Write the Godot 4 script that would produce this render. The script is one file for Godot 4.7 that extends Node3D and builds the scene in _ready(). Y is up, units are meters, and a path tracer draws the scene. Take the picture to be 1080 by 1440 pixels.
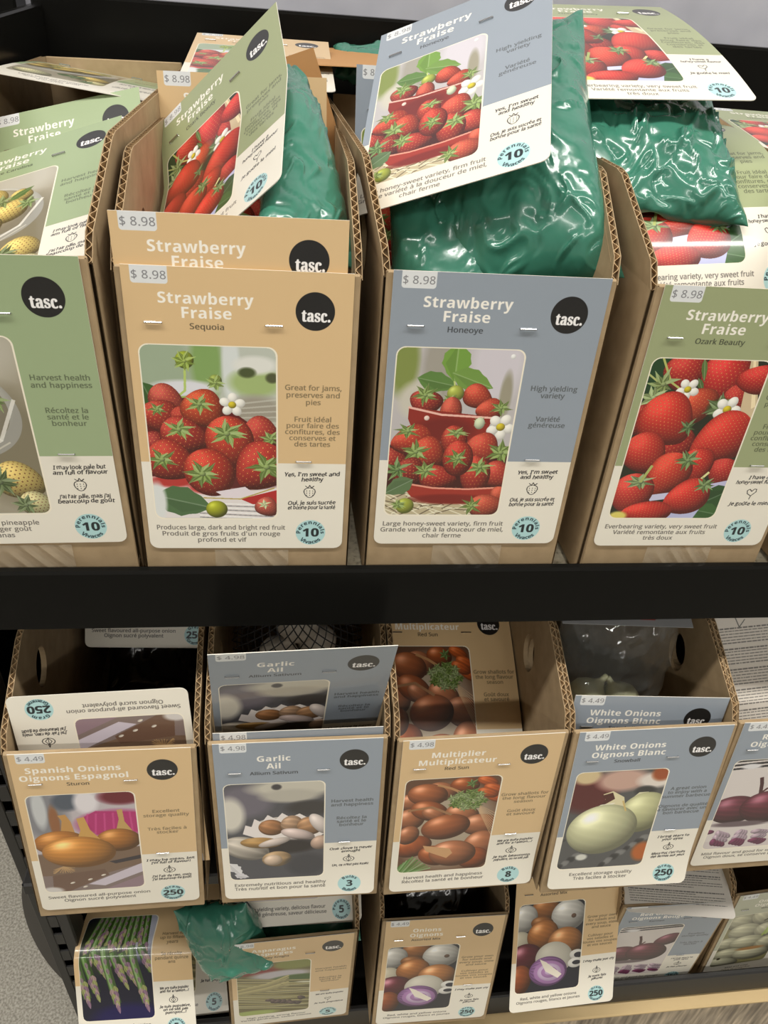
extends Node3D
# A garden-centre rack of cardboard display boxes with printed header cards.
# Shelf frame: x along the rack, y up, z towards the shopper; origin at the top edge of the upper row's cards. Floor at y = FLOOR.

const CW := 0.14          # width of one header card
const CH := 0.2053        # height of one header card
const FLOOR := -1.25
const CEIL := 2.0

var ts: TextServer
var fonts := {}
var glyphs := {}
var used := {}
var M := {}
var card_mats := {}
var photo_cache := {}


# ---------------------------------------------------------------- 2D print
class Cv:
	var w: int
	var h: int
	var s: float            # pixels per unit
	var swell := 1.0        # size of the berries in this picture
	var d: PackedByteArray

	func _init(w_: int, h_: int, s_: float, c: Color) -> void:
		w = w_
		h = h_
		s = s_
		var im := Image.create(w, h, false, Image.FORMAT_RGB8)
		im.fill(c)
		d = im.get_data()

	func image() -> Image:
		return Image.create_from_data(w, h, false, Image.FORMAT_RGB8, d)

	func dot(x: int, y: int, r: float, g: float, b: float, a: float) -> void:
		if x < 0 or y < 0 or x >= w or y >= h:
			return
		var k := (y * w + x) * 3
		if a >= 0.99:
			d[k] = int(clampf(r, 0.0, 1.0) * 255.0)
			d[k + 1] = int(clampf(g, 0.0, 1.0) * 255.0)
			d[k + 2] = int(clampf(b, 0.0, 1.0) * 255.0)
		else:
			var i := 1.0 - a
			d[k] = int(d[k] * i + clampf(r, 0.0, 1.0) * 255.0 * a)
			d[k + 1] = int(d[k + 1] * i + clampf(g, 0.0, 1.0) * 255.0 * a)
			d[k + 2] = int(d[k + 2] * i + clampf(b, 0.0, 1.0) * 255.0 * a)

	func rect(x0: float, y0: float, x1: float, y1: float, c: Color) -> void:
		for y in range(maxi(0, int(y0 * s)), mini(h, int(y1 * s))):
			for x in range(maxi(0, int(x0 * s)), mini(w, int(x1 * s))):
				var k := (y * w + x) * 3
				d[k] = c.r8
				d[k + 1] = c.g8
				d[k + 2] = c.b8

	func rrect(x0: float, y0: float, x1: float, y1: float, r: float, c: Color, top_square := false) -> void:
		for y in range(maxi(0, int(y0 * s)), mini(h, int(y1 * s) + 1)):
			for x in range(maxi(0, int(x0 * s)), mini(w, int(x1 * s) + 1)):
				var ux := x / s
				var uy := y / s
				var ex := maxf(maxf(x0 + r - ux, ux - (x1 - r)), 0.0)
				var ey := maxf(maxf(0.0 if top_square else y0 + r - uy, uy - (y1 - r)), 0.0)
				var a := clampf((r - sqrt(ex * ex + ey * ey)) * s + 0.5, 0.0, 1.0)
				if a > 0.0:
					dot(x, y, c.r, c.g, c.b, a)

	# a shaded round thing in a printed photograph
	func ell(cx: float, cy: float, rx: float, ry: float, ang: float, c: Color, contrast := 0.6, hi := 0.25, lines := 0.0, line_dark := 0.16) -> void:
		var m := maxf(rx, ry)
		var ca := cos(ang)
		var sa := sin(ang)
		var soft := minf(rx, ry) * s
		var cr := c.r
		var cg := c.g
		var cb := c.b
		for y in range(maxi(0, int((cy - m) * s)), mini(h, int((cy + m) * s) + 1)):
			for x in range(maxi(0, int((cx - m) * s)), mini(w, int((cx + m) * s) + 1)):
				var dx := x / s - cx
				var dy := y / s - cy
				var p := (dx * ca + dy * sa) / rx
				var q := (-dx * sa + dy * ca) / ry
				var e := p * p + q * q
				if e >= 1.0:
					continue
				var nz := sqrt(1.0 - e)
				var nx := p * ca - q * sa
				var ny := p * sa + q * ca
				var l := (1.0 - contrast) + contrast * clampf(-0.35 * nx - 0.5 * ny + 0.85 * nz, 0.0, 1.15)
				if lines > 0.0:
					l *= 1.0 - line_dark * absf(sin(asin(clampf(q / sqrt(maxf(1.0 - p * p, 0.001)), -1.0, 1.0)) * lines))
				var sp := clampf(-0.42 * nx - 0.5 * ny + 0.76 * nz, 0.0, 1.0)
				sp = sp * sp
				sp = sp * sp
				sp = sp * sp
				sp = sp * sp * hi
				var a := (1.0 - sqrt(e)) * soft
				var k := (y * w + x) * 3
				if a >= 1.0:
					d[k] = mini(255, int((cr * l + sp) * 255.0))
					d[k + 1] = mini(255, int((cg * l + sp) * 255.0))
					d[k + 2] = mini(255, int((cb * l + sp) * 255.0))
				else:
					dot(x, y, cr * l + sp, cg * l + sp, cb * l + sp, a)

	# a strawberry: ang points to its tip
	func berry(cx: float, cy: float, rx: float, ry: float, ang: float, c: Color, seed_col: Color, taper := 0.3, per := 1.0) -> void:
		rx *= swell
		ry *= swell
		var m := maxf(rx, ry) * 1.25
		var cr := c.r * 0.9
		var cg := c.g * 0.9 + 0.035
		var cb := c.b * 0.9 + 0.03
		var ca := cos(ang)
		var sa := sin(ang)
		for y in range(maxi(0, int((cy - m) * s)), mini(h, int((cy + m) * s) + 1)):
			for x in range(maxi(0, int((cx - m) * s)), mini(w, int((cx + m) * s) + 1)):
				var dx := x / s - cx
				var dy := y / s - cy
				var p := (dx * ca + dy * sa) / rx
				if p <= -1.0 or p >= 1.0:
					continue
				var q := (-dx * sa + dy * ca) / ry
				var r := sqrt(1.0 - p * p) * (1.0 - taper * p)
				if q >= r or q <= -r:
					continue
				var t := q / r
				var nz := sqrt(maxf(0.0, (1.0 - t * t) * (1.0 - 0.8 * p * p)))
				var nx := p * ca - t * sa
				var ny := p * sa + t * ca
				var l := 0.42 + 0.62 * clampf(-0.3 * nx - 0.5 * ny + 0.85 * nz, 0.0, 1.15)
				var u := asin(clampf(t, -1.0, 1.0)) * 3.4 * per
				var v := p * 5.4 * per
				var row := floorf(v)
				if int(row) % 2 != 0:
					u += 0.5
				var fu := u - roundf(u)
				var fv := v - row - 0.5
				var e := fu * fu * 1.5 + fv * fv
				var sp := clampf(-0.4 * nx - 0.5 * ny + 0.77 * nz, 0.0, 1.0)
				sp = sp * sp
				sp = sp * sp
				sp = sp * sp * 0.13
				var k := (y * w + x) * 3
				if e < 0.02:
					d[k] = mini(255, int(seed_col.r * (l + 0.1) * 255.0))
					d[k + 1] = mini(255, int(seed_col.g * l * 235.0))
					d[k + 2] = mini(255, int(seed_col.b * l * 220.0))
				else:
					if e < 0.085:
						l *= 0.78
					elif e < 0.16:
						sp += 0.1 * nz
					d[k] = mini(255, int((cr * l + sp) * 255.0))
					d[k + 1] = mini(255, int((cg * l + sp * 0.8) * 255.0))
					d[k + 2] = mini(255, int((cb * l + sp * 0.7) * 255.0))

	func poly(pts: PackedVector2Array, c: Color, a := 1.0) -> void:
		var y0 := 1e9
		var y1 := -1e9
		for p in pts:
			y0 = minf(y0, p.y)
			y1 = maxf(y1, p.y)
		for y in range(maxi(0, int(y0 * s)), mini(h, int(y1 * s) + 1)):
			var yy := (y + 0.5) / s
			var xs: Array[float] = []
			for i in pts.size():
				var p := pts[i]
				var q := pts[(i + 1) % pts.size()]
				if (p.y <= yy) != (q.y <= yy):
					xs.append(p.x + (yy - p.y) / (q.y - p.y) * (q.x - p.x))
			xs.sort()
			for k in range(0, xs.size() - 1, 2):
				for x in range(maxi(0, int(xs[k] * s)), mini(w, int(xs[k + 1] * s) + 1)):
					dot(x, y, c.r, c.g, c.b, a)

	func stroke(pts: PackedVector2Array, width: float, c: Color, a := 1.0) -> void:
		for i in pts.size() - 1:
			var t := (pts[i + 1] - pts[i]).normalized()
			var n := Vector2(-t.y, t.x) * width * 0.5
			var e := t * width * 0.2
			poly(PackedVector2Array([pts[i] - e + n, pts[i + 1] + e + n, pts[i + 1] + e - n, pts[i] - e - n]), c, a)

	# soft patch: things out of focus in a printed photograph
	func blur(cx: float, cy: float, rx: float, ry: float, c: Color, a := 1.0) -> void:
		for y in range(maxi(0, int((cy - ry) * s)), mini(h, int((cy + ry) * s) + 1)):
			for x in range(maxi(0, int((cx - rx) * s)), mini(w, int((cx + rx) * s) + 1)):
				var p := (x / s - cx) / rx
				var q := (y / s - cy) / ry
				var e := 1.0 - p * p - q * q
				if e > 0.0:
					dot(x, y, c.r, c.g, c.b, minf(1.0, e * 1.6) * a)

	func leaf(cx: float, cy: float, length: float, width: float, ang: float, c: Color, teeth := 0.12) -> void:
		var pts := PackedVector2Array()
		var ax := Vector2(cos(ang), sin(ang))
		var ay := Vector2(-ax.y, ax.x)
		for side in [1.0, -1.0]:
			for i in 9:
				var t: float = i / 8.0 if side > 0 else 1.0 - i / 8.0
				var r: float = sin(pow(t, 0.8) * PI) * (1.0 - (teeth if i % 2 else 0.0))
				pts.append(Vector2(cx, cy) + ax * (t - 0.5) * length + ay * side * r * width * 0.5)
		poly(pts, c)
		poly(PackedVector2Array([Vector2(cx, cy) - ax * length * 0.5, Vector2(cx, cy) + ax * length * 0.5, Vector2(cx, cy) + ay * width * 0.36]), c.darkened(0.14), 0.6)
		stroke(PackedVector2Array([Vector2(cx, cy) - ax * length * 0.5, Vector2(cx, cy) + ax * length * 0.45]), maxf(width * 0.04, 0.5), c.lightened(0.25), 0.8)

	func calyx(cx: float, cy: float, size: float, turn: float, squash := 0.75, n := 9, c := Color(0.5, 0.61, 0.27)) -> void:
		for i in n + 3:
			var a := turn + TAU * i / (n + 3) + 0.4 * sin(i * 12.9 + cx)
			var len := size * (0.6 + 0.45 * absf(sin(i * 4.7 + cy)))
			var dirv := Vector2(cos(a), sin(a) * squash)
			var side := Vector2(-sin(a), cos(a) * squash) * (1.0 if i % 2 else -1.0)
			var o := Vector2(cx, cy)
			var cc := c.lightened(0.1 + 0.25 * absf(sin(i * 3.1))) if i % 2 else c.darkened(0.25)
			var tip := o + dirv * len + side * size * 0.16
			poly(PackedVector2Array([o - side * size * 0.08, o + dirv * len * 0.5 - side * size * 0.13, tip, o + dirv * len * 0.5 + side * size * 0.15, o + side * size * 0.08]), cc)
			stroke(PackedVector2Array([o, o + dirv * len * 0.5 + side * size * 0.02, tip]), size * 0.03, cc.lightened(0.25), 0.7)
		ell(cx, cy, size * 0.17, size * 0.15, 0.0, c.lightened(0.2), 0.5, 0.0)

	func flower(cx: float, cy: float, r: float, turn := 0.3) -> void:
		for i in 5:
			var a := turn + TAU * i / 5.0
			ell(cx + cos(a) * r * 0.6, cy + sin(a) * r * 0.6, r * 0.44, r * 0.38, a, Color(0.97, 0.96, 0.92), 0.25, 0.0)
		ell(cx, cy, r * 0.32, r * 0.3, 0.0, Color(0.86, 0.78, 0.18), 0.5, 0.0)

	func paste(o: Cv, x0: float, y0: float, r: float) -> void:
		var ox := int(x0 * s)
		var oy := int(y0 * s)
		var rr := r * s
		for y in o.h:
			var ey := maxf(maxf(rr - y, y - (o.h - 1 - rr)), 0.0)
			for x in o.w:
				var ex := maxf(maxf(rr - x, x - (o.w - 1 - rr)), 0.0)
				if ex > 0.0 and ey > 0.0 and ex * ex + ey * ey > rr * rr:
					continue
				var k := (y * o.w + x) * 3
				var j := ((y + oy) * w + x + ox) * 3
				d[j] = o.d[k]
				d[j + 1] = o.d[k + 1]
				d[j + 2] = o.d[k + 2]


func v2(list: Array) -> PackedVector2Array:
	var p := PackedVector2Array()
	for i in range(0, list.size(), 2):
		p.append(Vector2(list[i], list[i + 1]))
	return p


# ---------------------------------------------------------------- lettering
func glyph(font: String, size: int, ch: String) -> Array:
	var key := font + str(size) + ch
	if not glyphs.has(key):
		var rid: RID = fonts[font]
		var sz := Vector2i(size, 0)
		var gi := ts.font_get_glyph_index(rid, size, ch.unicode_at(0), 0)
		ts.font_render_glyph(rid, sz, gi)
		var r := ts.font_get_glyph_uv_rect(rid, sz, gi)
		var off := ts.font_get_glyph_offset(rid, sz, gi)
		var adv := ts.font_get_glyph_advance(rid, size, gi)
		var a := PackedByteArray()
		if r.size.x >= 1.0 and r.size.y >= 1.0:
			var im := ts.font_get_texture_image(rid, sz, ts.font_get_glyph_texture_idx(rid, sz, gi)).get_region(Rect2i(r))
			im.convert(Image.FORMAT_LA8)
			a = im.get_data()
		glyphs[key] = [int(r.size.x), int(r.size.y), off, adv.x, a]
	return glyphs[key]


func put_glyph(cv: Cv, g: Array, ox: float, oy: float, k: float, hs: float, slant: float, ang: float, c: Color, alpha: float) -> void:
	var gw: int = g[0]
	var gh: int = g[1]
	var a: PackedByteArray = g[4]
	if a.is_empty():
		return
	var off: Vector2 = g[2]
	var ca := cos(ang)
	var sa := sin(ang)
	var lo := Vector2(1e9, 1e9)
	var hi := Vector2(-1e9, -1e9)
	for cx in [off.x, off.x + gw]:
		for cy in [off.y, off.y + gh]:
			var lx: float = (cx * hs - cy * slant) * k
			var ly: float = cy * k
			var q := Vector2(ox + lx * ca - ly * sa, oy + lx * sa + ly * ca)
			lo = lo.min(q)
			hi = hi.max(q)
	for y in range(int(lo.y) - 1, int(hi.y) + 2):
		for x in range(int(lo.x) - 1, int(hi.x) + 2):
			var dx := x - ox
			var dy := y - oy
			var ly := (-dx * sa + dy * ca) / k
			var lx := ((dx * ca + dy * sa) / k + ly * slant) / hs
			var fx := lx - off.x - 0.5
			var fy := ly - off.y - 0.5
			if fx < -1.0 or fy < -1.0 or fx >= gw or fy >= gh:
				continue
			var ix := floori(fx)
			var iy := floori(fy)
			var tx := fx - ix
			var ty := fy - iy
			var v := 0.0
			for j in 2:
				for i in 2:
					var px := ix + i
					var py := iy + j
					if px >= 0 and py >= 0 and px < gw and py < gh:
						v += a[(py * gw + px) * 2 + 1] * (tx if i else 1.0 - tx) * (ty if j else 1.0 - ty)
			if v > 4.0:
				cv.dot(x, y, c.r, c.g, c.b, v / 255.0 * alpha)


func text_width(s: String, font: String, px: int) -> float:
	var t := 0.0
	for ch in s:
		t += glyph(font, px, ch)[3]
	return t


# x, y (baseline) and size in the canvas' units; align 0 left, 0.5 centred
func write(cv: Cv, s: String, font: String, size: float, x: float, y: float, c: Color, hs := 1.0, fit := 0.0, align := 0.5, ang := 0.0, slant := 0.0, jitter := 0.0, alpha := 1.0, bold := 0.0) -> void:
	var px := maxi(6, roundi(size * cv.s))
	var k := size * cv.s / px
	var tw := text_width(s, font, px) * k
	if fit > 0.0:
		hs = fit * cv.s / tw
	var pen := -tw * hs * align
	var i := 0
	for ch in s:
		var g := glyph(font, px, ch)
		var jy := sin(i * 2.3 + s.length()) * jitter * cv.s
		var ja := sin(i * 1.7 + 1.0) * jitter * 0.35
		var gx := x * cv.s + pen * cos(ang) - jy * sin(ang)
		var gy := y * cv.s + pen * sin(ang) + jy * cos(ang)
		put_glyph(cv, g, gx, gy, k, hs, slant, ang + ja, c, alpha)
		if bold > 0.0:
			put_glyph(cv, g, gx + bold * cv.s, gy, k, hs, slant, ang + ja, c, alpha)
			put_glyph(cv, g, gx + bold * cv.s * 0.5, gy - bold * cv.s * 0.4, k, hs, slant, ang + ja, c, alpha)
		pen += g[3] * k * hs
		i += 1


func write_arc(cv: Cv, s: String, font: String, size: float, cx: float, cy: float, r: float, top: bool, c: Color, hs := 1.15) -> void:
	var px := maxi(6, roundi(size * cv.s))
	var k := size * cv.s / px
	var total := text_width(s, font, px) * k * hs / cv.s
	var pos := -total * 0.5
	for ch in s:
		var g := glyph(font, px, ch)
		var adv: float = g[3] * k * hs / cv.s
		var a := (pos + adv * 0.5) / r
		var rot := a if top else -a
		var base := Vector2(sin(a) * r, -cos(a) * r) if top else Vector2(sin(a) * r, cos(a) * r)
		var o := base - Vector2(cos(rot), sin(rot)) * adv * 0.5
		put_glyph(cv, g, (cx + o.x) * cv.s, (cy + o.y) * cv.s, k, hs, 0.0, rot, c, 1.0)
		pos += adv


# ---------------------------------------------------------------- the photographs printed on the cards (100 x 152 units)
func photo(kind: String, w: int, h: int) -> Cv:
	var key := kind + str(w)
	if photo_cache.has(key):
		return photo_cache[key]
	var c := Cv.new(w, h, w / 100.0, Color(0.7, 0.7, 0.66))
	match kind:
		"sequoia": photo_sequoia(c)
		"honeoye": photo_honeoye(c)
		"ozark": photo_ozark(c)
		"pale": photo_pale(c)
		"spanish": photo_spanish(c)
		"garlic": photo_garlic(c)
		"multiplier": photo_multiplier(c)
		"white": photo_white(c)
		"red": photo_red(c)
		"mixed": photo_mixed(c)
		"asparagus": photo_asparagus(c)
		"spears": photo_spears(c)
		"fennel": photo_fennel(c)
	photo_cache[key] = c
	return c


const RED := Color(0.78, 0.17, 0.12)
const SEED := Color(0.95, 0.66, 0.4)


func photo_sequoia(c: Cv) -> void:
	c.swell = 1.13
	c.rect(0, 0, 100, 152, Color(0.72, 0.74, 0.69))
	c.blur(15, 20, 30, 45, Color(0.6, 0.66, 0.56))
	c.blur(48, 12, 14, 40, Color(0.5, 0.62, 0.36))
	c.blur(66, 15, 8, 40, Color(0.82, 0.84, 0.83))
	c.blur(84, 28, 24, 14, Color(0.62, 0.7, 0.45))
	c.blur(84, 14, 20, 9, Color(0.86, 0.86, 0.83))
	c.blur(78, 20, 8, 5, Color(0.28, 0.32, 0.18))
	c.blur(97, 24, 6, 5, Color(0.3, 0.32, 0.2))
	c.blur(30, 34, 30, 8, Color(0.84, 0.84, 0.86))
	c.blur(84, 52, 26, 16, Color(0.6, 0.58, 0.52))
	for i in 5:
		c.stroke(v2([72, 46 + i * 4, 100, 42 + i * 5]), 1.4, Color(0.78, 0.77, 0.72), 0.6)
	c.leaf(4, 42, 26, 18, 1.2, Color(0.22, 0.36, 0.16))
	c.poly(v2([0, 50, 20, 40, 60, 48, 78, 62, 100, 66, 100, 116, 0, 112]), Color(0.36, 0.07, 0.06))
	c.stroke(v2([32, 16, 31, 36, 24, 42]), 1.6, Color(0.7, 0.78, 0.42))
	c.stroke(v2([24, 42, 40, 40, 48, 44]), 1.4, Color(0.6, 0.7, 0.35))
	c.ell(32, 11, 7, 7, 0, Color(0.64, 0.7, 0.2), 0.6, 0.1)
	c.calyx(32, 12, 10, 0.3, 0.9, 9, Color(0.56, 0.66, 0.22))
	c.ell(54, 27, 5, 5, 0, Color(0.6, 0.66, 0.3), 0.6, 0.1)
	c.calyx(54, 29, 8, 0.9, 0.9, 8, Color(0.55, 0.65, 0.28))
	c.berry(17, 44, 13, 10, 0.6, Color(0.74, 0.24, 0.2), SEED)
	c.berry(10, 58, 12, 13, 1.3, Color(0.7, 0.16, 0.12), SEED)
	c.calyx(9, 52, 8, 0.4)
	c.berry(28, 59, 9, 8, 0.4, Color(0.66, 0.13, 0.1), SEED)
	c.berry(44, 52, 15, 14, 0.9, Color(0.8, 0.24, 0.12), SEED)
	c.calyx(41, 47, 12, 0.2)
	c.flower(66, 47, 10, -1.5)
	c.berry(88, 72, 13, 13, 0.4, Color(0.72, 0.18, 0.15), SEED)
	c.calyx(96, 76, 10, 0.7)
	c.berry(6, 84, 12, 10, 0.5, Color(0.6, 0.12, 0.12), SEED)
	c.berry(28, 75, 17, 14, 0.3, Color(0.7, 0.15, 0.12), SEED)
	c.calyx(24, 69, 13, 0.8)
	c.berry(62, 98, 14, 8, 1.0, Color(0.42, 0.06, 0.06), SEED)
	c.berry(63, 79, 20, 17, 1.4, Color(0.82, 0.2, 0.13), SEED, 0.05)
	c.calyx(61, 72, 16, 0.1, 0.8, 11)
	c.rect(0, 112, 100, 152, Color(0.88, 0.85, 0.84))
	c.blur(16, 116, 22, 7, Color(0.7, 0.2, 0.18))
	c.blur(42, 122, 16, 7, Color(0.72, 0.16, 0.14))
	c.blur(70, 116, 40, 9, Color(0.35, 0.12, 0.12))
	c.berry(16, 98, 18, 16, 0.5, Color(0.72, 0.15, 0.11), SEED)
	c.calyx(9, 96, 14, 0.5)
	c.berry(87, 103, 21, 19, 2.3, Color(0.72, 0.14, 0.11), SEED)
	c.calyx(92, 102, 17, 0.4, 0.9, 10)
	c.berry(46, 108, 20, 18, 1.2, Color(0.8, 0.18, 0.12), SEED, 0.05)
	c.calyx(40, 109, 16, 0.2, 0.85, 11)
	c.poly(v2([50, 126, 74, 121, 82, 128, 60, 133]), Color(0.88, 0.84, 0.86))
	c.poly(v2([70, 133, 100, 124, 100, 143, 84, 140]), Color(0.68, 0.14, 0.14))
	c.stroke(v2([40, 132, 70, 133, 98, 122]), 1.0, Color(0.7, 0.62, 0.3))
	for i in 8:
		c.stroke(v2([36, 137 + i * 2.0, 100, 139 + i * 2.3]), 0.8, Color(0.5, 0.5, 0.5) if i % 2 else Color(0.95, 0.95, 0.94))
	c.leaf(24, 136, 48, 30, 0.25, Color(0.3, 0.42, 0.26))
	c.blur(3, 136, 8, 22, Color(0.85, 0.86, 0.85))
	c.ell(50, 143, 9, 8.5, 0, Color(0.68, 0.7, 0.14), 0.6, 0.15)
	c.berry(92, 141, 9, 8, 0.8, Color(0.78, 0.3, 0.25), SEED)
	c.calyx(90, 138, 6, 0.4, 0.8, 7, Color(0.8, 0.84, 0.6))


func photo_honeoye(c: Cv) -> void:
	c.rect(0, 0, 100, 152, Color(0.73, 0.71, 0.71))
	c.blur(6, 12, 14, 34, Color(0.5, 0.55, 0.28))
	c.blur(34, 16, 16, 40, Color(0.62, 0.6, 0.56))
	c.blur(80, 12, 26, 40, Color(0.8, 0.78, 0.8))
	c.blur(90, 38, 6, 24, Color(0.6, 0.58, 0.5))
	c.blur(20, 44, 20, 20, Color(0.78, 0.76, 0.7))
	c.ell(91, 5, 2.2, 2.2, 0, Color(0.95, 0.95, 0.94), 0.2, 0)
	c.leaf(47, 12, 32, 24, 1.57, Color(0.45, 0.6, 0.25))
	c.leaf(34, 28, 34, 18, 0.2, Color(0.36, 0.5, 0.24))
	c.leaf(62, 26, 36, 20, 0.35, Color(0.44, 0.58, 0.26))
	c.stroke(v2([47, 27, 49, 36]), 1.2, Color(0.75, 0.8, 0.5))
	c.berry(68, 40, 13, 10, 0.5, Color(0.78, 0.22, 0.15), SEED)
	c.ell(49, 37, 7, 7, 0, Color(0.68, 0.72, 0.3), 0.5, 0.15)
	c.calyx(46, 43, 9, 0.4, 0.6)
	c.berry(26, 46, 11, 13, 1.7, Color(0.68, 0.15, 0.13), SEED)
	c.calyx(25, 39, 11, 0.6, 0.9)
	c.berry(78, 51, 11, 10, 3.0, Color(0.8, 0.24, 0.17), SEED)
	c.calyx(88, 49, 10, 0.3)
	c.berry(47, 54, 14, 9, 1.6, Color(0.78, 0.26, 0.2), SEED, 0.05)
	c.poly(v2([13, 50, 80, 57, 82, 60, 76, 80, 22, 80, 13, 60]), Color(0.55, 0.16, 0.12))
	c.blur(44, 70, 30, 14, Color(0.45, 0.12, 0.1))
	c.stroke(v2([13, 50, 40, 56, 82, 58]), 1.8, Color(0.92, 0.72, 0.66))
	c.ell(28, 59, 2.3, 2.3, 0, Color(0.95, 0.85, 0.8), 0.2, 0)
	c.calyx(72, 62, 6, 0.2, 1.0, 6, Color(0.7, 0.76, 0.5))
	c.ell(72, 63, 4.5, 5.5, 0, Color(0.86, 0.9, 0.76), 0.4, 0)
	c.flower(90, 66, 12, 0.2)
	c.rect(0, 84, 100, 126, Color(0.25, 0.07, 0.06))
	c.berry(4, 100, 14, 12, 0.4, Color(0.62, 0.12, 0.1), SEED)
	c.berry(17, 80, 17, 14, 2.9, Color(0.78, 0.2, 0.13), SEED)
	c.calyx(14, 71, 12, 0.4, 0.6)
	c.berry(53, 80, 15, 11, 1.4, Color(0.72, 0.16, 0.12), SEED, 0.05)
	c.calyx(54, 72, 11, 0.1, 0.5)
	c.berry(78, 87, 15, 14, 0.9, Color(0.78, 0.22, 0.16), SEED)
	c.calyx(94, 90, 14, 0.4, 0.9)
	c.berry(32, 92, 15, 15, 0.6, Color(0.77, 0.2, 0.13), SEED)
	c.calyx(22, 90, 13, 0.8, 0.9)
	c.berry(94, 112, 15, 12, 0.7, Color(0.76, 0.2, 0.16), SEED)
	c.berry(18, 110, 13, 14, 0.8, Color(0.58, 0.11, 0.09), SEED)
	c.calyx(8, 107, 13, 0.2, 0.9, 9, Color(0.36, 0.5, 0.22))
	c.berry(43, 115, 16, 12, 0.1, Color(0.72, 0.15, 0.12), SEED)
	c.calyx(32, 108, 12, 0.5, 0.8)
	c.berry(75, 112, 19, 13, 1.5, Color(0.75, 0.17, 0.13), SEED, 0.05)
	c.calyx(78, 104, 13, 0.2, 0.7)
	c.berry(58, 96, 17, 13, 1.5, Color(0.76, 0.16, 0.12), SEED, 0.0)
	c.calyx(58, 96, 12, 0.5, 0.8)
	c.rect(0, 126, 100, 152, Color(0.74, 0.69, 0.56))
	for i in 60:
		var x := fmod(i * 37.7, 104.0) - 2.0
		var y := 129.0 + fmod(i * 11.3, 23.0)
		var a := sin(i * 5.1) * 0.6
		c.stroke(v2([x - 9 * cos(a), y - 9 * sin(a), x + 9 * cos(a), y + 9 * sin(a)]), 0.9, Color(0.92, 0.9, 0.8) if i % 3 else Color(0.36, 0.3, 0.22), 0.85)
	c.poly(v2([12, 121, 50, 126, 100, 125, 98, 136, 74, 141, 40, 140, 22, 134]), Color(0.62, 0.19, 0.14))
	c.blur(55, 136, 40, 6, Color(0.48, 0.12, 0.09))
	c.stroke(v2([12, 120, 40, 125, 70, 126, 100, 124]), 1.6, Color(0.9, 0.6, 0.52))
	c.leaf(10, 124, 28, 18, 2.6, Color(0.36, 0.46, 0.3))
	c.ell(17, 143, 8, 8, 0, Color(0.66, 0.7, 0.26), 0.5, 0.15)
	c.calyx(11, 142, 8, 0.5)
	c.berry(98, 132, 9, 8, 2.0, Color(0.8, 0.28, 0.2), SEED)
	c.berry(88, 143, 15, 12, 0.0, Color(0.8, 0.28, 0.2), SEED, 0.1)
	c.calyx(76, 143, 11, 0.6, 0.9)


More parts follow.
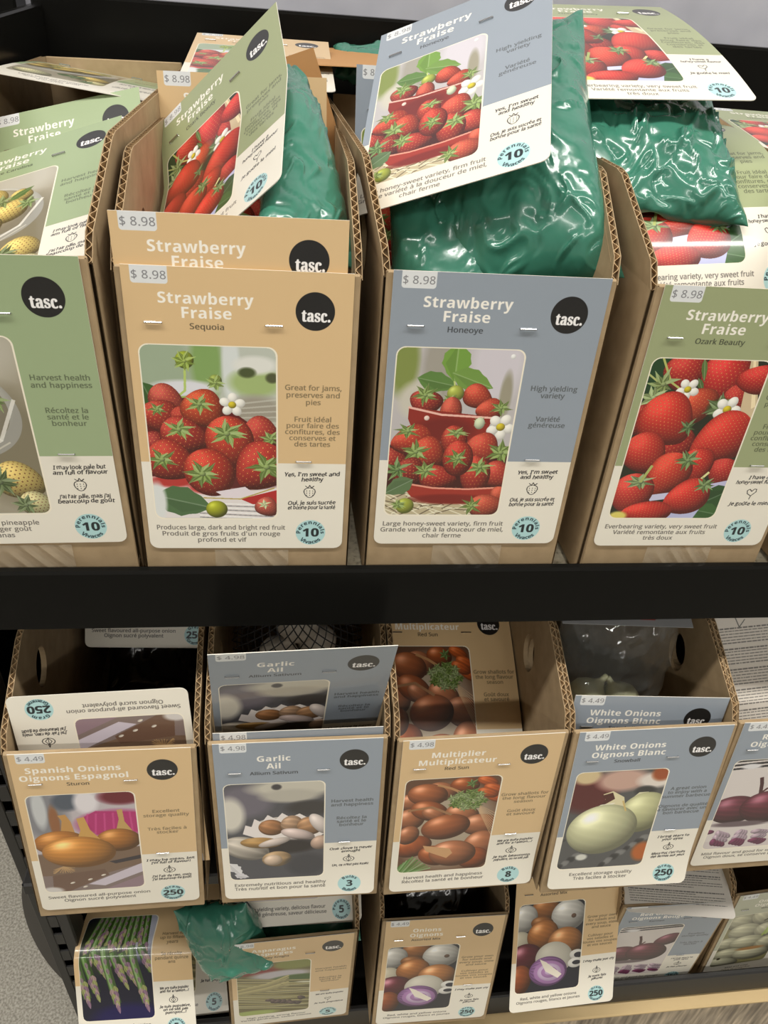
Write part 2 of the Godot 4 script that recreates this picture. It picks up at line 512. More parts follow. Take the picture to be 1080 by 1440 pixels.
func photo_ozark(c: Cv) -> void:
	c.swell = 1.08
	c.rect(0, 0, 100, 152, Color(0.12, 0.14, 0.08))
	c.blur(10, 10, 26, 30, Color(0.1, 0.24, 0.12))
	c.berry(4, 55, 14, 14, 1.2, Color(0.62, 0.08, 0.08), SEED, 0.3, 1.2)
	c.berry(30, 12, 17, 16, 1.2, Color(0.74, 0.12, 0.11), SEED, 0.3, 1.3)
	c.berry(64, 16, 21, 19, 1.7, Color(0.82, 0.12, 0.12), SEED, 0.3, 1.4)
	c.berry(82, 34, 13, 12, 0.4, Color(0.68, 0.09, 0.09), SEED, 0.3, 1.2)
	c.leaf(45, 9, 20, 5, 1.3, Color(0.35, 0.45, 0.22))
	c.leaf(46, 22, 14, 5, 1.0, Color(0.3, 0.4, 0.2))
	c.poly(v2([82, 0, 88, 0, 100, 34, 100, 52, 88, 44]), Color(0.8, 0.72, 0.58))
	c.poly(v2([84, 0, 86, 0, 100, 40, 97, 42]), Color(0.93, 0.86, 0.7))
	c.berry(97, 16, 12, 20, 1.4, Color(0.78, 0.1, 0.1), SEED, 0.3, 1.4)
	c.berry(44, 42, 15, 21, 1.2, Color(0.82, 0.24, 0.14), SEED, 0.2, 1.4)
	c.stroke(v2([8, 0, 20, 20, 30, 26]), 1.6, Color(0.7, 0.72, 0.4))
	c.stroke(v2([0, 14, 12, 22]), 1.4, Color(0.7, 0.72, 0.45))
	c.calyx(14, 22, 14, 0.4, 1.0, 9, Color(0.5, 0.58, 0.3))
	c.calyx(9, 34, 14, 0.9, 0.8, 9, Color(0.6, 0.68, 0.42))
	c.flower(36, 26, 10, 0.3)
	c.blur(70, 42, 14, 10, Color(0.2, 0.3, 0.14))
	c.calyx(70, 42, 16, 0.3, 0.9, 8, Color(0.42, 0.52, 0.3))
	c.flower(76, 43, 12, 0.1)
	c.berry(38, 80, 20, 16, 2.2, Color(0.72, 0.11, 0.1), SEED, 0.3, 1.3)
	c.berry(27, 55, 25, 21, 0.75, Color(0.85, 0.15, 0.11), SEED, 0.3, 1.7)
	c.calyx(47, 60, 9, 0.5, 1.0, 6, Color(0.3, 0.42, 0.2))
	c.berry(80, 72, 27, 22, 2.4, Color(0.84, 0.14, 0.11), SEED, 0.25, 1.8)
	c.calyx(92, 96, 8, 0.2, 0.5, 6, Color(0.7, 0.66, 0.4))
	c.berry(94, 104, 13, 15, 1.8, Color(0.72, 0.1, 0.1), SEED, 0.3, 1.2)
	c.berry(66, 98, 17, 15, 1.2, Color(0.82, 0.12, 0.1), SEED, 0.3, 1.4)
	c.poly(v2([76, 118, 100, 112, 100, 122, 80, 126]), Color(0.75, 0.74, 0.86))
	c.berry(16, 86, 20, 17, 0.8, Color(0.82, 0.15, 0.12), SEED, 0.2, 1.5)
	c.berry(42, 108, 22, 18, 2.0, Color(0.84, 0.18, 0.12), SEED, 0.25, 1.6)
	c.calyx(57, 92, 13, 0.4, 0.9, 7, Color(0.4, 0.52, 0.26))
	c.stroke(v2([74, 112, 80, 104]), 2.2, Color(0.86, 0.84, 0.6))
	c.leaf(90, 132, 44, 26, 2.6, Color(0.16, 0.3, 0.14))
	c.leaf(92, 146, 40, 20, 0.2, Color(0.22, 0.38, 0.18))
	c.poly(v2([30, 128, 56, 124, 60, 130, 34, 134]), Color(0.78, 0.78, 0.88))
	c.poly(v2([40, 140, 84, 140, 80, 152, 40, 152]), Color(0.72, 0.73, 0.86))
	c.berry(15, 126, 19, 18, 1.6, Color(0.84, 0.17, 0.15), SEED, 0.1, 1.5)
	c.calyx(20, 114, 16, 0.2, 0.55, 9, Color(0.5, 0.6, 0.36))
	c.stroke(v2([20, 114, 26, 98]), 2.4, Color(0.66, 0.7, 0.4))
	c.berry(67, 130, 20, 17, 2.7, Color(0.86, 0.13, 0.11), SEED, 0.2, 1.6)
	c.calyx(80, 117, 11, 0.6, 0.9, 7, Color(0.4, 0.52, 0.26))
	c.berry(34, 146, 22, 11, 3.1, Color(0.84, 0.12, 0.1), SEED, 0.1, 1.5)
	c.blur(8, 150, 10, 6, Color(0.86, 0.8, 0.4))


func photo_pale(c: Cv) -> void:
	c.rect(0, 0, 100, 152, Color(0.62, 0.59, 0.51))
	c.blur(40, 10, 80, 40, Color(0.72, 0.7, 0.64))
	c.blur(80, 90, 40, 60, Color(0.5, 0.47, 0.38))
	c.ell(36, 56, 60, 44, 0.3, Color(0.86, 0.85, 0.8), 0.3, 0.05)
	c.ell(34, 52, 54, 38, 0.3, Color(0.7, 0.66, 0.56), 0.3, 0.0)
	var y := Color(0.9, 0.76, 0.42)
	var sd := Color(0.5, 0.26, 0.12)
	for b in [[14, 30, 14, 12, 1.0], [44, 28, 14, 12, 0.5], [70, 36, 12, 11, 0.3], [8, 54, 16, 13, 0.4], [30, 50, 15, 14, 1.9], [60, 58, 20, 16, 2.7], [40, 76, 19, 16, 2.2], [14, 80, 16, 14, 0.5]]:
		c.berry(b[0], b[1], b[2], b[3], b[4], y.darkened(0.1 * sin(b[0])), sd, 0.2, 1.1)
	c.calyx(52, 38, 15, 0.2, 0.8, 9, Color(0.45, 0.52, 0.26))
	c.calyx(20, 42, 12, 0.8, 0.8, 9, Color(0.5, 0.56, 0.3))
	c.calyx(78, 50, 12, 0.4, 0.9, 9, Color(0.46, 0.55, 0.28))
	c.leaf(70, 32, 26, 10, -0.6, Color(0.36, 0.46, 0.22))
	c.calyx(28, 66, 10, 0.4, 0.8, 8, Color(0.55, 0.6, 0.34))
	c.stroke(v2([0, 106, 40, 104, 76, 84, 92, 50]), 2.6, Color(0.9, 0.89, 0.85), 0.8)
	c.stroke(v2([0, 112, 44, 109, 82, 86]), 1.2, Color(0.8, 0.78, 0.72), 0.8)
	c.leaf(56, 122, 26, 16, 0.3, Color(0.3, 0.38, 0.2))
	c.berry(82, 121, 20, 17, 0.4, y, sd, 0.2, 1.1)
	c.calyx(66, 122, 17, 0.5, 0.9, 10, Color(0.36, 0.44, 0.24))
	c.berry(92, 144, 15, 12, 0.4, Color(0.84, 0.78, 0.56), sd, 0.2, 1.0)
	c.calyx(82, 144, 12, 0.2, 0.9, 9, Color(0.4, 0.48, 0.28))
	c.berry(24, 138, 22, 15, 0.4, Color(0.84, 0.8, 0.62), sd, 0.1, 0.9)


func photo_spanish(c: Cv) -> void:
	c.rect(0, 0, 100, 152, Color(0.72, 0.69, 0.7))
	c.blur(14, 30, 26, 46, Color(0.5, 0.5, 0.52))
	c.blur(10, 20, 8, 34, Color(0.75, 0.76, 0.76))
	c.blur(22, 40, 6, 30, Color(0.55, 0.36, 0.22))
	c.blur(36, 10, 16, 16, Color(0.3, 0.33, 0.38))
	c.blur(54, 12, 14, 20, Color(0.86, 0.84, 0.85))
	c.blur(88, 6, 26, 14, Color(0.4, 0.08, 0.14))
	c.blur(80, 46, 44, 24, Color(0.66, 0.14, 0.4))
	c.poly(v2([50, 34, 62, 26, 100, 30, 100, 60, 60, 62]), Color(0.68, 0.16, 0.42))
	for i in 6:
		c.stroke(v2([54 + i * 8, 30, 50 + i * 9, 60]), 1.6, Color(0.78, 0.3, 0.54), 0.7)
	c.rect(0, 88, 100, 152, Color(0.5, 0.44, 0.42))
	c.poly(v2([0, 90, 100, 84, 100, 112, 56, 128, 0, 124]), Color(0.46, 0.37, 0.3))
	c.poly(v2([44, 142, 100, 112, 100, 126, 60, 146]), Color(0.78, 0.74, 0.78))
	c.poly(v2([68, 106, 100, 98, 100, 104, 74, 110]), Color(0.2, 0.18, 0.2))
	c.poly(v2([10, 124, 62, 118, 66, 128, 24, 152, 8, 152]), Color(0.42, 0.32, 0.26))
	c.poly(v2([60, 152, 100, 132, 100, 152]), Color(0.56, 0.47, 0.5))
	for p in [[28, 138], [46, 134], [60, 128], [40, 146]]:
		c.ell(p[0], p[1], 3, 1.6, -0.4, Color(0.9, 0.86, 0.8), 0.3, 0)
	c.blur(6, 150, 14, 8, Color(0.8, 0.78, 0.76))
	var g := Color(0.82, 0.52, 0.2)
	c.poly(v2([25, 64, 29, 38, 26, 30, 33, 29, 37, 40, 40, 64]), Color(0.74, 0.55, 0.3))
	c.ell(24, 72, 26, 19, 0, g.darkened(0.05), 0.5, 0.2, 9, 0.07)
	c.poly(v2([78, 62, 83, 40, 82, 26, 87, 25, 88, 44, 96, 62]), Color(0.74, 0.6, 0.36))
	c.ell(80, 72, 22, 18, 0.05, g.darkened(0.1), 0.55, 0.25, 9, 0.07)
	c.poly(v2([38, 76, 45, 54, 43, 36, 50, 34, 54, 54, 66, 76]), Color(0.78, 0.6, 0.32))
	c.ell(40, 88, 36, 25, 0.06, Color(0.87, 0.58, 0.24), 0.5, 0.35, 10, 0.07)
	for i in 26:
		var a := i * 0.24
		c.stroke(v2([22, 110, 22 + cos(a) * 11, 113 + absf(sin(a * 1.7)) * 8]), 0.6, Color(0.72, 0.58, 0.4), 0.8)


func garlic_bulb(c: Cv, x: float, y: float, k: float) -> void:
	c.ell(x, y + 4 * k, 34 * k, 20 * k, 0, Color(0.84, 0.8, 0.76), 0.45, 0.05)
	var paper := v2([-40, 8, -37, -5, -31, -2, -28, -14, -21, -8, -15, -19, -7, -12, -1, -21, 7, -14, 16, -19, 23, -13, 34, -13, 44, -5, 46, 8, 36, 17, 10, 21, -20, 19])
	for i in paper.size():
		paper[i] = paper[i] * k + Vector2(x, y)
	c.poly(paper, Color(0.9, 0.87, 0.85))
	c.ell(x - 12 * k, y, 13 * k, 12 * k, 0.4, Color(0.76, 0.53, 0.34), 0.5, 0.1, 4)
	c.ell(x + 8 * k, y - 4 * k, 11 * k, 13 * k, 0.2, Color(0.82, 0.66, 0.52), 0.5, 0.1, 5)
	c.ell(x + 26 * k, y, 13 * k, 14 * k, -0.3, Color(0.8, 0.6, 0.42), 0.5, 0.1, 4)
	c.ell(x + 36 * k, y - 2 * k, 8 * k, 18 * k, -0.5, Color(0.88, 0.83, 0.8), 0.4, 0.1)
	c.ell(x + 14 * k, y + 12 * k, 18 * k, 8 * k, 0.35, Color(0.88, 0.8, 0.77), 0.45, 0.1)


func photo_garlic(c: Cv) -> void:
	c.rect(0, 0, 100, 152, Color(0.3, 0.3, 0.32))
	c.blur(20, 26, 34, 30, Color(0.42, 0.4, 0.44))
	c.blur(70, 8, 54, 16, Color(0.76, 0.74, 0.68))
	c.blur(66, 20, 36, 12, Color(0.7, 0.68, 0.63))
	c.blur(52, 6, 6, 5, Color(0.25, 0.24, 0.25))
	c.blur(4, 46, 18, 32, Color(0.82, 0.8, 0.75))
	c.blur(86, 40, 30, 14, Color(0.22, 0.21, 0.21))
	garlic_bulb(c, 58, 68, 1.05)
	c.blur(60, 100, 40, 14, Color(0.16, 0.14, 0.14))
	c.ell(18, 100, 26, 18, 0.5, Color(0.86, 0.82, 0.76), 0.45, 0.1, 4)
	c.ell(34, 92, 22, 9, 0.1, Color(0.82, 0.64, 0.38), 0.5, 0.1, 3)
	c.ell(48, 92, 18, 6, -0.3, Color(0.88, 0.82, 0.78), 0.4, 0.05)
	c.ell(96, 96, 10, 12, 0.4, Color(0.8, 0.68, 0.6), 0.5, 0.1)
	c.ell(50, 120, 16, 13, -0.1, Color(0.84, 0.7, 0.52), 0.5, 0.15, 3)
	c.ell(46, 122, 10, 9, -0.1, Color(0.88, 0.78, 0.68), 0.4, 0.1)
	c.blur(82, 132, 26, 22, Color(0.24, 0.24, 0.26))
	c.leaf(6, 134, 24, 14, 1.0, Color(0.85, 0.84, 0.84), 0.3)
	c.leaf(12, 146, 16, 10, 0.3, Color(0.8, 0.79, 0.8), 0.3)


func photo_multiplier(c: Cv) -> void:
	c.rect(0, 0, 100, 152, Color(0.38, 0.26, 0.18))
	c.blur(50, 80, 60, 80, Color(0.66, 0.6, 0.52))
	var o := Color(0.72, 0.4, 0.22)
	for b in [[8, 34, 14, 14, 0.2], [38, 20, 18, 14, 0.5], [24, 24, 22, 17, 0.3], [62, 12, 16, 12, 0.2], [8, 62, 16, 18, 0.1], [28, 50, 22, 15, 0.5], [34, 56, 16, 10, 0.6], [64, 58, 20, 15, 0.5], [86, 78, 22, 18, 0.2], [48, 78, 27, 21, -0.2], [90, 112, 20, 24, 0.1], [84, 134, 18, 18, 0.2], [14, 108, 18, 22, 1.2], [40, 126, 20, 16, 0.6], [60, 124, 27, 22, 0.2], [8, 88, 12, 16, 0.2]]:
		c.ell(b[0], b[1], b[2], b[3], b[4], o.lightened(0.1 * sin(b[0] * 1.7)).darkened(0.06 * absf(cos(b[1]))), 0.6, 0.3, 6, 0.06)
	c.poly(v2([26, 108, 56, 116, 60, 124, 54, 132, 30, 118]), Color(0.78, 0.6, 0.42))
	c.stroke(v2([6, 48, 30, 44, 52, 58]), 3, Color(0.6, 0.44, 0.3))
	c.stroke(v2([34, 10, 48, 16, 60, 24]), 3, Color(0.7, 0.52, 0.34))
	for p in [[86, 8], [94, 20], [98, 34], [88, 26]]:
		c.ell(p[0], p[1], 13, 7, 0.5, Color(0.82, 0.38, 0.14), 0.5, 0.15, 5)
	for i in 34:
		var a := i * 2.39
		var r := sqrt(i / 34.0) * 19.0
		c.calyx(68 + cos(a) * r, 36 + sin(a) * r * 0.8, 7, a, 0.8, 6, Color(0.4, 0.5, 0.2).lightened(0.2 * sin(i)))
	c.calyx(70, 10, 8, 0.3, 0.9, 8, Color(0.3, 0.42, 0.14))
	for i in 12:
		c.stroke(v2([-4 + i * 2, 152, 4 + i * 3, 126 + absf(i - 4) * 3]), 1.8, Color(0.3, 0.46, 0.18).lightened(0.15 * (i % 3)))
	for i in 10:
		c.stroke(v2([82, 46 + i, 100, 60 + i * 4]), 0.6, Color(0.8, 0.66, 0.5), 0.7)


func photo_white(c: Cv) -> void:
	c.rect(0, 0, 100, 152, Color(0.32, 0.32, 0.32))
	for i in 70:
		c.blur(fmod(i * 31.3, 100.0), 104 + fmod(i * 17.9, 48.0), 4 + fmod(i, 4), 3, Color(0.48, 0.48, 0.47) if i % 2 else Color(0.2, 0.2, 0.2), 0.7)
	c.blur(18, 32, 36, 34, Color(0.34, 0.12, 0.12))
	c.blur(12, 6, 18, 14, Color(0.8, 0.72, 0.55))
	c.blur(52, 14, 34, 20, Color(0.76, 0.62, 0.56))
	c.blur(90, 16, 26, 14, Color(0.86, 0.82, 0.78))
	c.blur(94, 6, 14, 14, Color(0.6, 0.3, 0.14))
	c.blur(80, 32, 14, 9, Color(0.2, 0.2, 0.2))
	c.blur(96, 130, 14, 18, Color(0.68, 0.36, 0.14))
	c.poly(v2([62, 50, 74, 34, 84, 34, 92, 46]), Color(0.84, 0.82, 0.68))
	c.ell(84, 66, 28, 32, 0.2, Color(0.82, 0.82, 0.62), 0.5, 0.15, 8, 0.03)
	c.poly(v2([26, 66, 40, 48, 34, 34, 44, 30, 58, 40, 62, 56]), Color(0.86, 0.82, 0.66))
	c.poly(v2([30, 56, 38, 42, 32, 36, 44, 32, 48, 42]), Color(0.3, 0.12, 0.1))
	c.poly(v2([20, 62, 34, 50, 50, 48, 40, 56]), Color(0.92, 0.9, 0.82))
	c.ell(42, 90, 40, 40, 0.3, Color(0.88, 0.88, 0.7), 0.5, 0.3, 9, 0.03)
	c.stroke(v2([58, 46, 64, 62]), 1.6, Color(0.8, 0.7, 0.44))
	c.blur(26, 134, 8, 6, Color(0.8, 0.8, 0.76))


func photo_red(c: Cv) -> void:
	c.rect(0, 0, 100, 152, Color(0.83, 0.8, 0.78))
	for i in 3:
		c.poly(v2([-2, 12 - i * 6, 100, 4 - i * 5, 100, 8 - i * 5, -2, 15 - i * 6]), Color(0.12, 0.11, 0.13))
	c.blur(20, 10, 14, 5, Color(0.85, 0.84, 0.84))
	var p := Color(0.42, 0.12, 0.2)
	c.ell(86, 44, 24, 16, -0.6, p.lightened(0.08), 0.6, 0.3, 8)
	c.stroke(v2([44, 56, 41, 40, 38, 30]), 4.0, Color(0.26, 0.1, 0.12))
	c.stroke(v2([44, 56, 50, 48]), 2.4, Color(0.3, 0.12, 0.14))
	c.ell(20, 82, 30, 24, 0.1, p.lightened(0.06), 0.6, 0.3, 8)
	c.ell(60, 80, 34, 28, 0.1, p, 0.6, 0.35, 9)
	c.blur(34, 108, 40, 6, Color(0.4, 0.34, 0.36))
	c.rect(0, 138, 100, 152, Color(0.8, 0.76, 0.75))
	for i in 46:
		var x := fmod(i * 23.7, 96.0)
		var y := 120.0 + fmod(i * 7.9, 24.0)
		c.ell(x, y, 7, 4.2, i * 0.8, Color(0.86, 0.76, 0.82) if i % 3 else Color(0.55, 0.22, 0.4), 0.4, 0.1, 3)


func photo_mixed(c: Cv) -> void:
	c.rect(0, 0, 100, 152, Color(0.13, 0.13, 0.17))
	var w := Color(0.86, 0.85, 0.82)
	var b := Color(0.74, 0.45, 0.2)
	c.ell(40, 10, 22, 20, 0.3, b.darkened(0.1), 0.6, 0.25, 8, 0.07)
	c.ell(8, 24, 20, 24, 0.3, w, 0.5, 0.2, 6, 0.06)
	c.ell(76, 24, 27, 27, 0.2, w, 0.5, 0.2, 8, 0.06)
	c.ell(84, 26, 4, 4, 0, Color(0.4, 0.3, 0.24), 0.3, 0)
	c.ell(36, 34, 18, 12, 0.2, b.darkened(0.2), 0.6, 0.2, 8, 0.07)
	c.ell(2, 66, 20, 22, 0.3, Color(0.8, 0.77, 0.68), 0.4, 0.1)
	c.ell(38, 54, 24, 26, 0.4, b, 0.6, 0.35, 10, 0.07)
	c.ell(74, 70, 28, 26, 0.2, b.lightened(0.08), 0.6, 0.35, 10, 0.07)
	c.ell(14, 92, 27, 26, 0.2, Color(0.38, 0.1, 0.16), 0.6, 0.5, 8, 0.07)
	c.ell(4, 130, 20, 28, 0.2, Color(0.6, 0.3, 0.14), 0.6, 0.2, 8, 0.07)
	c.ell(58, 96, 30, 28, 0.6, Color(0.8, 0.78, 0.72), 0.25, 0.05)
	c.ell(94, 94, 12, 9, 0.1, w, 0.2, 0)
	c.ell(96, 95, 7, 5, 0.1, Color(0.16, 0.16, 0.2), 0.1, 0)
	c.ell(92, 108, 12, 9, -0.1, w, 0.2, 0)
	c.ell(94, 108, 7, 4, 0.0, Color(0.16, 0.16, 0.2), 0.1, 0)
	c.ell(50, 118, 30, 26, 0.2, Color(0.62, 0.42, 0.66), 0.4, 0.1, 9, 0.25)
	for i in 4:
		c.ell(52, 120, 25 - i * 6, 20 - i * 5, 0.2, Color(0.8, 0.7, 0.82) if i % 2 else Color(0.68, 0.5, 0.7), 0.2, 0)
	c.poly(v2([36, 96, 46, 102, 72, 126, 66, 132, 46, 118]), Color(0.9, 0.87, 0.8))


func photo_asparagus(c: Cv) -> void:
	c.rect(0, 0, 100, 152, Color(0.1, 0.1, 0.17))
	c.blur(84, 10, 44, 62, Color(0.68, 0.69, 0.74))
	c.blur(30, 40, 50, 50, Color(0.18, 0.2, 0.14))
	c.blur(64, 150, 60, 26, Color(0.1, 0.08, 0.28))
	for i in 10:
		spear(c, Vector2(22.0 + i * 7.0, -8), Vector2(6.0 + i * 9.6, 60.0 + 12.0 * sin(i * 2.2)), 8.5, i)
	for i in 8:
		spear(c, Vector2(i * 13.0 - 6.0, 52.0 + 5.0 * sin(i * 1.7)), Vector2(10.0 + i * 13.6, 112.0 + 26.0 * sin(i * 2.3 + 0.6)), 11.0, i + 4)


# one asparagus spear: stalk, then a head of overlapping scales
func spear(c: Cv, a: Vector2, b: Vector2, w: float, n: int) -> void:
	var g := Color(0.36, 0.5, 0.22).lightened(0.08 * sin(n * 2.1))
	var dirv := (b - a).normalized()
	var side := Vector2(-dirv.y, dirv.x)
	var ang := dirv.angle()
	c.stroke(PackedVector2Array([a, b - dirv * w]), w, g.darkened(0.35))
	c.stroke(PackedVector2Array([a - side * w * -0.12, b - dirv * w - side * w * -0.12]), w * 0.55, g)
	c.stroke(PackedVector2Array([a + side * w * 0.2, b - dirv * w + side * w * 0.2]), w * 0.2, g.lightened(0.25))
	var l := a.distance_to(b)
	for j in 3:
		var p := a + dirv * l * (0.2 + 0.16 * j)
		c.leaf(p.x, p.y, w * 0.9, w * 0.4, ang, Color(0.5, 0.42, 0.44), 0.0)
	for j in 9:
		var t := j / 8.0
		var p := b - dirv * w * 2.6 * (1.0 - t) + side * w * 0.26 * (1.0 - t) * (1.0 if j % 2 else -1.0)
		c.leaf(p.x, p.y, w * 1.25, w * (0.68 - 0.25 * t), ang, [Color(0.5, 0.38, 0.46), Color(0.56, 0.58, 0.34), Color(0.62, 0.52, 0.5)][(j + n) % 3], 0.0)


func photo_spears(c: Cv) -> void:
	c.rect(0, 0, 100, 152, Color(0.4, 0.37, 0.2))
	c.blur(20, 16, 50, 18, Color(0.5, 0.12, 0.12))
	c.blur(80, 10, 40, 16, Color(0.5, 0.52, 0.26))
	c.blur(60, 36, 50, 14, Color(0.72, 0.7, 0.72))
	c.blur(80, 50, 40, 12, Color(0.24, 0.36, 0.14))
	c.blur(90, 68, 24, 8, Color(0.8, 0.8, 0.7))
	for i in 16:
		var y := 46.0 + i * 5.6
		var k := Color(0.64, 0.61, 0.42).lightened(0.12 * sin(i * 2.3))
		c.stroke(v2([-4, y - 8 + 3 * sin(i), 50, y + 6, 104, y + 16 + 6 * sin(i * 1.7)]), 5.6, k.darkened(0.32))
		c.stroke(v2([-4, y - 9 + 3 * sin(i), 50, y + 5, 104, y + 15 + 6 * sin(i * 1.7)]), 2.8, k)
	for i in 6:
		c.stroke(v2([-4, 72 + i * 3, 40, 60 + i * 4, 70, 42 + i * 6]), 4.0, Color(0.7, 0.66, 0.46).darkened(0.1 * (i % 3)))
	for i in 16:
		c.ell(44 + fmod(i * 13.0, 46.0), 110 + fmod(i * 5.3, 18.0), 7, 4.5, i, Color(0.34, 0.27, 0.26), 0.5, 0.1)
	c.blur(20, 146, 44, 10, Color(0.6, 0.66, 0.34))


func photo_fennel(c: Cv) -> void:
	c.rect(0, 0, 100, 152, Color(0.52, 0.5, 0.34))
	c.blur(86, 30, 34, 50, Color(0.48, 0.58, 0.2))
	for p in [[20, 20, 26, 24, 0.4], [56, 14, 26, 20, 0.8], [34, 50, 30, 24, 0.2], [74, 54, 26, 22, 0.7], [14, 84, 22, 20, 0.3], [50, 86, 34, 22, 0.1], [86, 94, 22, 24, 0.5], [26, 116, 30, 18, 0.1], [66, 122, 34, 20, 0.1], [20, 140, 30, 14, 0.2]]:
		c.ell(p[0], p[1], p[2], p[3], p[4], Color(0.84, 0.83, 0.7).darkened(0.08 * absf(sin(p[0]))), 0.55, 0.1, 6, 0.1)
	for i in 9:
		c.stroke(v2([70 + i * 5, 70 - i * 3, 82 + i * 4, 4]), 3.0, Color(0.62, 0.72, 0.3).lightened(0.1 * (i % 3)))
	c.stroke(v2([60, 24, 76, 10]), 3.0, Color(0.2, 0.18, 0.1))
	c.blur(60, 106, 30, 6, Color(0.66, 0.5, 0.32))
	c.blur(10, 128, 4, 4, Color(0.2, 0.17, 0.1))


# ---------------------------------------------------------------- the printed cards
const CREAM := Color(0.905, 0.88, 0.822)
const TAN := Color(0.835, 0.715, 0.535)
const GREY := Color(0.565, 0.6, 0.638)
const SAGE := Color(0.6, 0.665, 0.51)
const OLIVE := Color(0.6, 0.63, 0.47)


